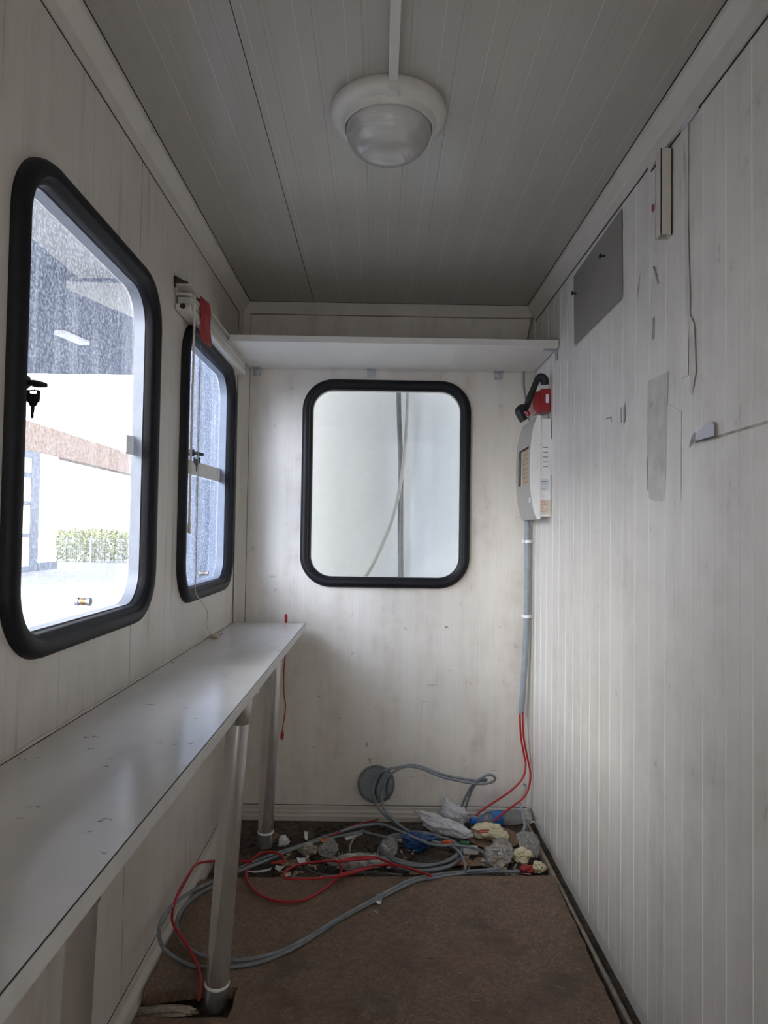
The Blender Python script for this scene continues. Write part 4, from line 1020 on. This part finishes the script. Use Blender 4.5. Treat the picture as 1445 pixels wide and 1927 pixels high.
scrap('paper_scrap', [(30, 605), (110, 575), (120, 590), (40, 625)], .03, M['paperw'], 'white paper scrap at the left of the thin pale cable', 'paper', .004, F)
o = scrap('paper_tag', [(711, 1684), (720, 1684), (717, 1702), (708, 1700)], BZ+.002, M['paperw'], 'small white torn paper tag on the chipboard beside the grey cables', 'paper', .004, lambda x_, y_, z: at_z(x_, y_, z))
b = MB(); p = at_z(707, 1715, BZ+.003); b.tube([(p.x+.006*math.cos(a), p.y+.006*math.sin(a), p.z+.002*math.sin(a*2)) for a in [2*PI*i/12 for i in range(13)]], .0014, 6, sub=3)
tag(b.build('wire_ring', M['galv'], smooth=True, origin=True), 'tiny metal ring on the chipboard below the white paper tag', 'ring')
P = [at_z(*p, .004) for p in ((245, 1905), (300, 1902), (360, 1903), (378, 1912), (300, 1920), (250, 1918))]
crumple('plastic_scrap', ((P[0].x+P[3].x)/2, P[0].y-.01, .002), (.085, .018, .012), 91, M['dirtpaper'], 'dirty plastic scrap in the gap beside the middle worktop leg foot', 'scrap', amp=.5)
# loose dirt and splinters nobody could count
b = MB(); rnd = random.Random(3)
def chip(x_, y_, z, s_):
    a = rnd.uniform(0, PI); l = s_*rnd.uniform(.6, 2.2); w_ = s_*rnd.uniform(.3, .8); t_ = s_*rnd.uniform(.15, .5)
    c_, sn = math.cos(a), math.sin(a); tilt = rnd.uniform(-.4, .4)
    v = []
    for (u, vv, ww) in ((-1, -1, 0), (1, -.7, 0), (.8, 1, 0), (-1, .8, 0), (-.7, -.6, 1), (.7, -.5, 1), (.6, .6, 1), (-.8, .5, 1)):
        X, Y = u*l/2, vv*w_/2; v.append((x_+X*c_-Y*sn, y_+X*sn+Y*c_, z+ww*t_+max(0, X*tilt)))
    b.add(v, [(3, 2, 1, 0), (4, 5, 6, 7), (0, 1, 5, 4), (1, 2, 6, 5), (2, 3, 7, 6), (3, 0, 4, 7)])
for i in range(900):
    x_ = rnd.uniform(-.58, .60); y_ = rnd.uniform(2.40, 2.95)
    if rnd.random() > .35+.65*max(0, noise.noise(Vector((x_*7, y_*7, 2)))+.4): continue
    chip(x_, y_, -.003, rnd.choice((.006, .009, .014, .022)))
for i in range(60): chip(rnd.uniform(-.57, -.40), rnd.uniform(1.73, 1.79), -.003, rnd.choice((.006, .01)))
o = b.build('loose_debris', M['dirt']); tag(o, 'loose dirt and splinters strewn between the litter and the back wall', 'debris', None, 'stuff')
b2, b = b, MB()
for i in range(420):
    x_ = rnd.uniform(-.50, .58); y_ = rnd.uniform(2.42, 2.80)
    if noise.noise(Vector((x_*6, y_*6, 5))) < -.05: continue
    chip(x_, y_, .002+rnd.random()*.012, rnd.choice((.008, .012, .018)))
o = b.build('torn_bits', M['dirtpaper']); tag(o, 'torn dirty paper and plastic bits mixed through the litter behind the chipboard', 'debris', None, 'stuff')
b = MB()
for i in range(260):
    x_ = rnd.uniform(-.5, .57); y_ = rnd.uniform(1.2, 2.36)
    if noise.noise(Vector((x_*5, y_*5, 9))) < .0: continue
    chip(x_, y_, BZ-.0005, rnd.choice((.002, .003, .005)))
for i in range(160):
    x_ = rnd.uniform(-.3, .57); y_ = rnd.uniform(1.5, 2.36); a = rnd.uniform(-.9, .9); l = rnd.uniform(.008, .03)
    b.tube([(x_, y_, BZ), (x_+l*.5*math.cos(a), y_+l*.5*math.sin(a)+rnd.uniform(-.003, .003), BZ+.001), (x_+l*math.cos(a), y_+l*math.sin(a), BZ)], .0009, 5, sub=2)
o = b.build('wood_splinters', M['splinter']); tag(o, 'fine wood splinters scattered over the chipboard sheet', 'splinters', None, 'stuff')

# ------------------------------------------------------------------ outside
GZ = -.28
b = MB(); b.add([(-80, -40, GZ), (40, -40, GZ), (40, 90, GZ), (-80, 90, GZ)], [(0, 1, 2, 3)])
struct(b.build('ground', M['ground']))
b = MB(); b.box((-6.2, 2.3, 3.0), (-2.14, 7.9, 3.12)); b.box((-2.14, 4.9, 3.0), (-.70, 7.9, 3.12)); cn = b.build('canopy', M['canopy']); tag(cn, 'blue grey canopy roof outside over the left windows', 'canopy'); cn['base'] = [0.0, 0.0, 0.0]
b = MB(); b.box((-2.14, 2.3, 2.99), (-.70, 4.82, 3.12)); b.build('soffit_panel', M['soffit'], cn)
P = [at_y(*p, 4.83) for p in ((124, 530), (246, 533), (246, 594), (124, 541))]
b = MB(); b.prism(P, (0, .05, 0)); b.build('fascia', M['soffit'], cn)
for (x_, y_) in ((-6.05, 7.7), (-6.05, 2.5)):
    b = MB(); b.box((x_-.06, y_-.06, GZ), (x_+.06, y_+.06, 3.0)); b.build('post', M['canopy'], cn)
a_, c_ = at_z(110, 629, 2.95), at_z(160, 650, 2.95)
b = MB(); d_ = (c_-a_); n_ = Vector((-d_.y, d_.x, 0)).normalized()*.05
b.prism([a_-n_, c_-n_, c_+n_, a_+n_], (0, 0, .04)); tag(b.build('canopy_light', M['whitep'], origin=True, bevel=.01), 'white batten light under the outdoor canopy', 'lamp')
# neighbouring white cabin behind the back window
b = MB(); b.box((-.585, 3.55, GZ), (1.7, 3.75, 2.35))
b.box((-.585, 3.14, 2.35), (1.7, 3.75, 2.43))  # overhang added above the view to keep skylight out of the gap
nb = b.build('neighbour_cabin', M['neighbour']); tag(nb, 'white cabin wall close behind the back window', 'cabin'); nb['base'] = [0.0, 0.0, 0.0]
b = MB(); b.box((-.58, 3.535, GZ), (-.52, 3.55, 2.35)); b.build('panel_strip', M['neighbour'], nb)
for i, (pp, r, mt, lab) in enumerate((([(749, 680), (750, 780), (753, 870), (752, 960), (752, 1040), (752, 1200)], .010, 'cabledark', 'left of the two straight dark cables behind the back window'),
        ([(752, 680), (753, 780), (757, 870), (757, 960), (757, 1040), (758, 1200)], .006, 'cabledark', 'thinner straight dark cable right beside another behind the back window'),
        ([(768, 680), (767, 760), (762, 840), (752, 920), (735, 985), (710, 1045), (686, 1088), (640, 1150)], .009, 'cablelight', 'pale cable curving down leftwards behind the back window'))):
    b = MB(); P = [at_y(x_, y_, 3.50-.004*(i == 2)*6) for x_, y_ in pp]
    b.tube([P[0]+Vector((0, 0, .2))]+P+([P[-1]+Vector((0, 0, -.8))]), r, 10)
    tag(b.build('hanging_cable', M[mt], smooth=True, origin=True), lab, 'cable')
b = MB(); b.box((-3.0, -2.3, GZ), (3.0, -2.2, 2.9)); b.box((-3.0, -2.3, 2.5), (3.0, -.9, 2.6))  # added wall and roof, out of view, to limit daylight entering by the door
tag(b.build('door_light_blocker', M['facade']), 'added unseen wall and roof cutting the daylight through the cabin door', 'wall')
b = MB(); b.box((-1.12, 3.30, GZ), (-.60, 3.48, 2.7))
for i in range(5): b.box((-1.11+i*.11, 3.285, GZ), (-1.095+i*.11, 3.301, 2.7))
tag(b.build('shed_panel', M['shed']), 'blue grey ribbed panel standing outside beyond the farther left window', 'panel')
# shop building, fascia, door, hedge, car across the yard
sb = thing('shop_building', 'white building with wooden fascia and glazed door across the yard', 'building', (-14, 20, GZ))
b = MB(); b.box((-20, -10, GZ), (-12.05, 25.9, 3.95)); b.build('wall', M['facade'], sb)
b = MB(); b.box((-12.5, -10, 3.9), (-12.0, 38, 4.88)); b.box((-20, -10, 3.9), (-12.4, 25.9, 4.9)); b.build('fascia', M['wood'], sb)
b = MB(); b.box((-12.05, 24.5, GZ), (-12.02, 25.95, GZ+.28)); b.build('plinth', M['doorblue'], sb)
dY0, dY1 = 21.0, 24.5
dr = MB(); z0, z1 = GZ, 3.88
for (ya_, yb_) in ((dY0, dY0+.22), (dY1-.6, dY1)): dr.box((-12.05, ya_, z0), (-12.03, yb_, z1))
for za_, zb2 in ((z1-.25, z1), (2.95, 3.12), (2.0, 2.15), (z0, z0+.2), (.9, 1.05)): dr.box((-12.05, dY0+.22, za_), (-12.035, dY1-.6, zb2)); dr.box((-12.05, 22.6, z0), (-12.033, 22.8, 3.0))
df = dr.build('door_frame', M['doorblue'], sb)
b = MB(); b.box((-12.05, dY0, z0), (-12.04, dY1, z1)); b.build('door_glass', M['doorglass'], sb)
# hedge
def hedge(x0, x1, y0, y1, hgt, label):
    t_ = thing('hedge', label, 'hedge', ((x0+x1)/2, (y0+y1)/2, GZ)); b = MB(); rr = random.Random(5)
    for i in range(2600):
        c_ = Vector((rr.uniform(x0, x1), rr.uniform(y0, y1), GZ+hgt*rr.random()**.7*(1+.12*noise.noise(Vector((rr.random()*3, i*.1, 0))))))
        s_ = rr.uniform(.05, .12); d1 = Vector((rr.uniform(-1, 1), rr.uniform(-1, 1), rr.uniform(-1, 1))).normalized(); d2 = d1.orthogonal().normalized()
        b.add([c_-d1*s_, c_+d2*s_*.5, c_+d1*s_, c_-d2*s_*.5], [(0, 1, 2, 3)])
    b.build('foliage', M['leaf'], t_)
    s2 = MB()
    for i in range(10): x_ = x0+(x1-x0)*(i+.5)/10; s2.tube([(x_, (y0+y1)/2, GZ), (x_+.05, (y0+y1)/2, GZ+hgt*.8)], .03, 6, smooth=False)
    s2.build('stems', M['wood'], t_)
hedge(-14.9, -10.6, 31.2, 32.2, 1.45, 'low green hedge beside the white building outside')
fe = thing('mesh_fence', 'thin metal mesh fence in front of the outdoor hedge', 'fence', (-13, 31, GZ))
b = MB()
for i in range(45): x_ = -14.9+i*.09; b.box((x_, 31.0, GZ), (x_+.008, 31.008, GZ+1.1))
for i in range(6): b.box((-14.9, 31.0, GZ+.1+i*.19), (-10.9, 31.008, GZ+.108+i*.19))
b.build('mesh_panel', M['galv'], fe)
for x_ in (-14.8, -12.9, -10.95):
    b = MB(); b.box((x_, 30.97, GZ), (x_+.06, 31.03, GZ+1.2)); b.build('post', M['galv'], fe)
car = thing('car', 'pale car parked behind the outdoor hedge', 'car', (-11.4, 36, GZ))
b = MB(); b.prism([(-13.6, 35.2, GZ+.3), (-9.4, 35.2, GZ+.3), (-9.3, 35.2, GZ+.85), (-10.2, 35.2, GZ+1.0), (-10.9, 35.2, GZ+1.48), (-12.6, 35.2, GZ+1.5), (-13.4, 35.2, GZ+1.0), (-13.7, 35.2, GZ+.9)], (0, 1.7, 0)); b.build('body', M['car'], car, bevel=.06)
b = MB(); b.prism([(-10.45, 35.18, GZ+1.02), (-10.95, 35.18, GZ+1.40), (-12.5, 35.18, GZ+1.42), (-13.1, 35.18, GZ+1.02)], (0, .03, 0)); b.build('side_glass', M['carglass'], car)
for x_ in (-10.3, -12.8):
    b = MB(); b.lathe([(.1, -.02), (.32, -.02), (.33, .05), (.33, .18), (.1, .2)], (x_, 35.2, GZ+.33), (0, 1, 0), 24); b.build('wheel', M['rubber'], car, smooth=True)

for o in bpy.data.objects:
    if 'base' in o: del o['base']
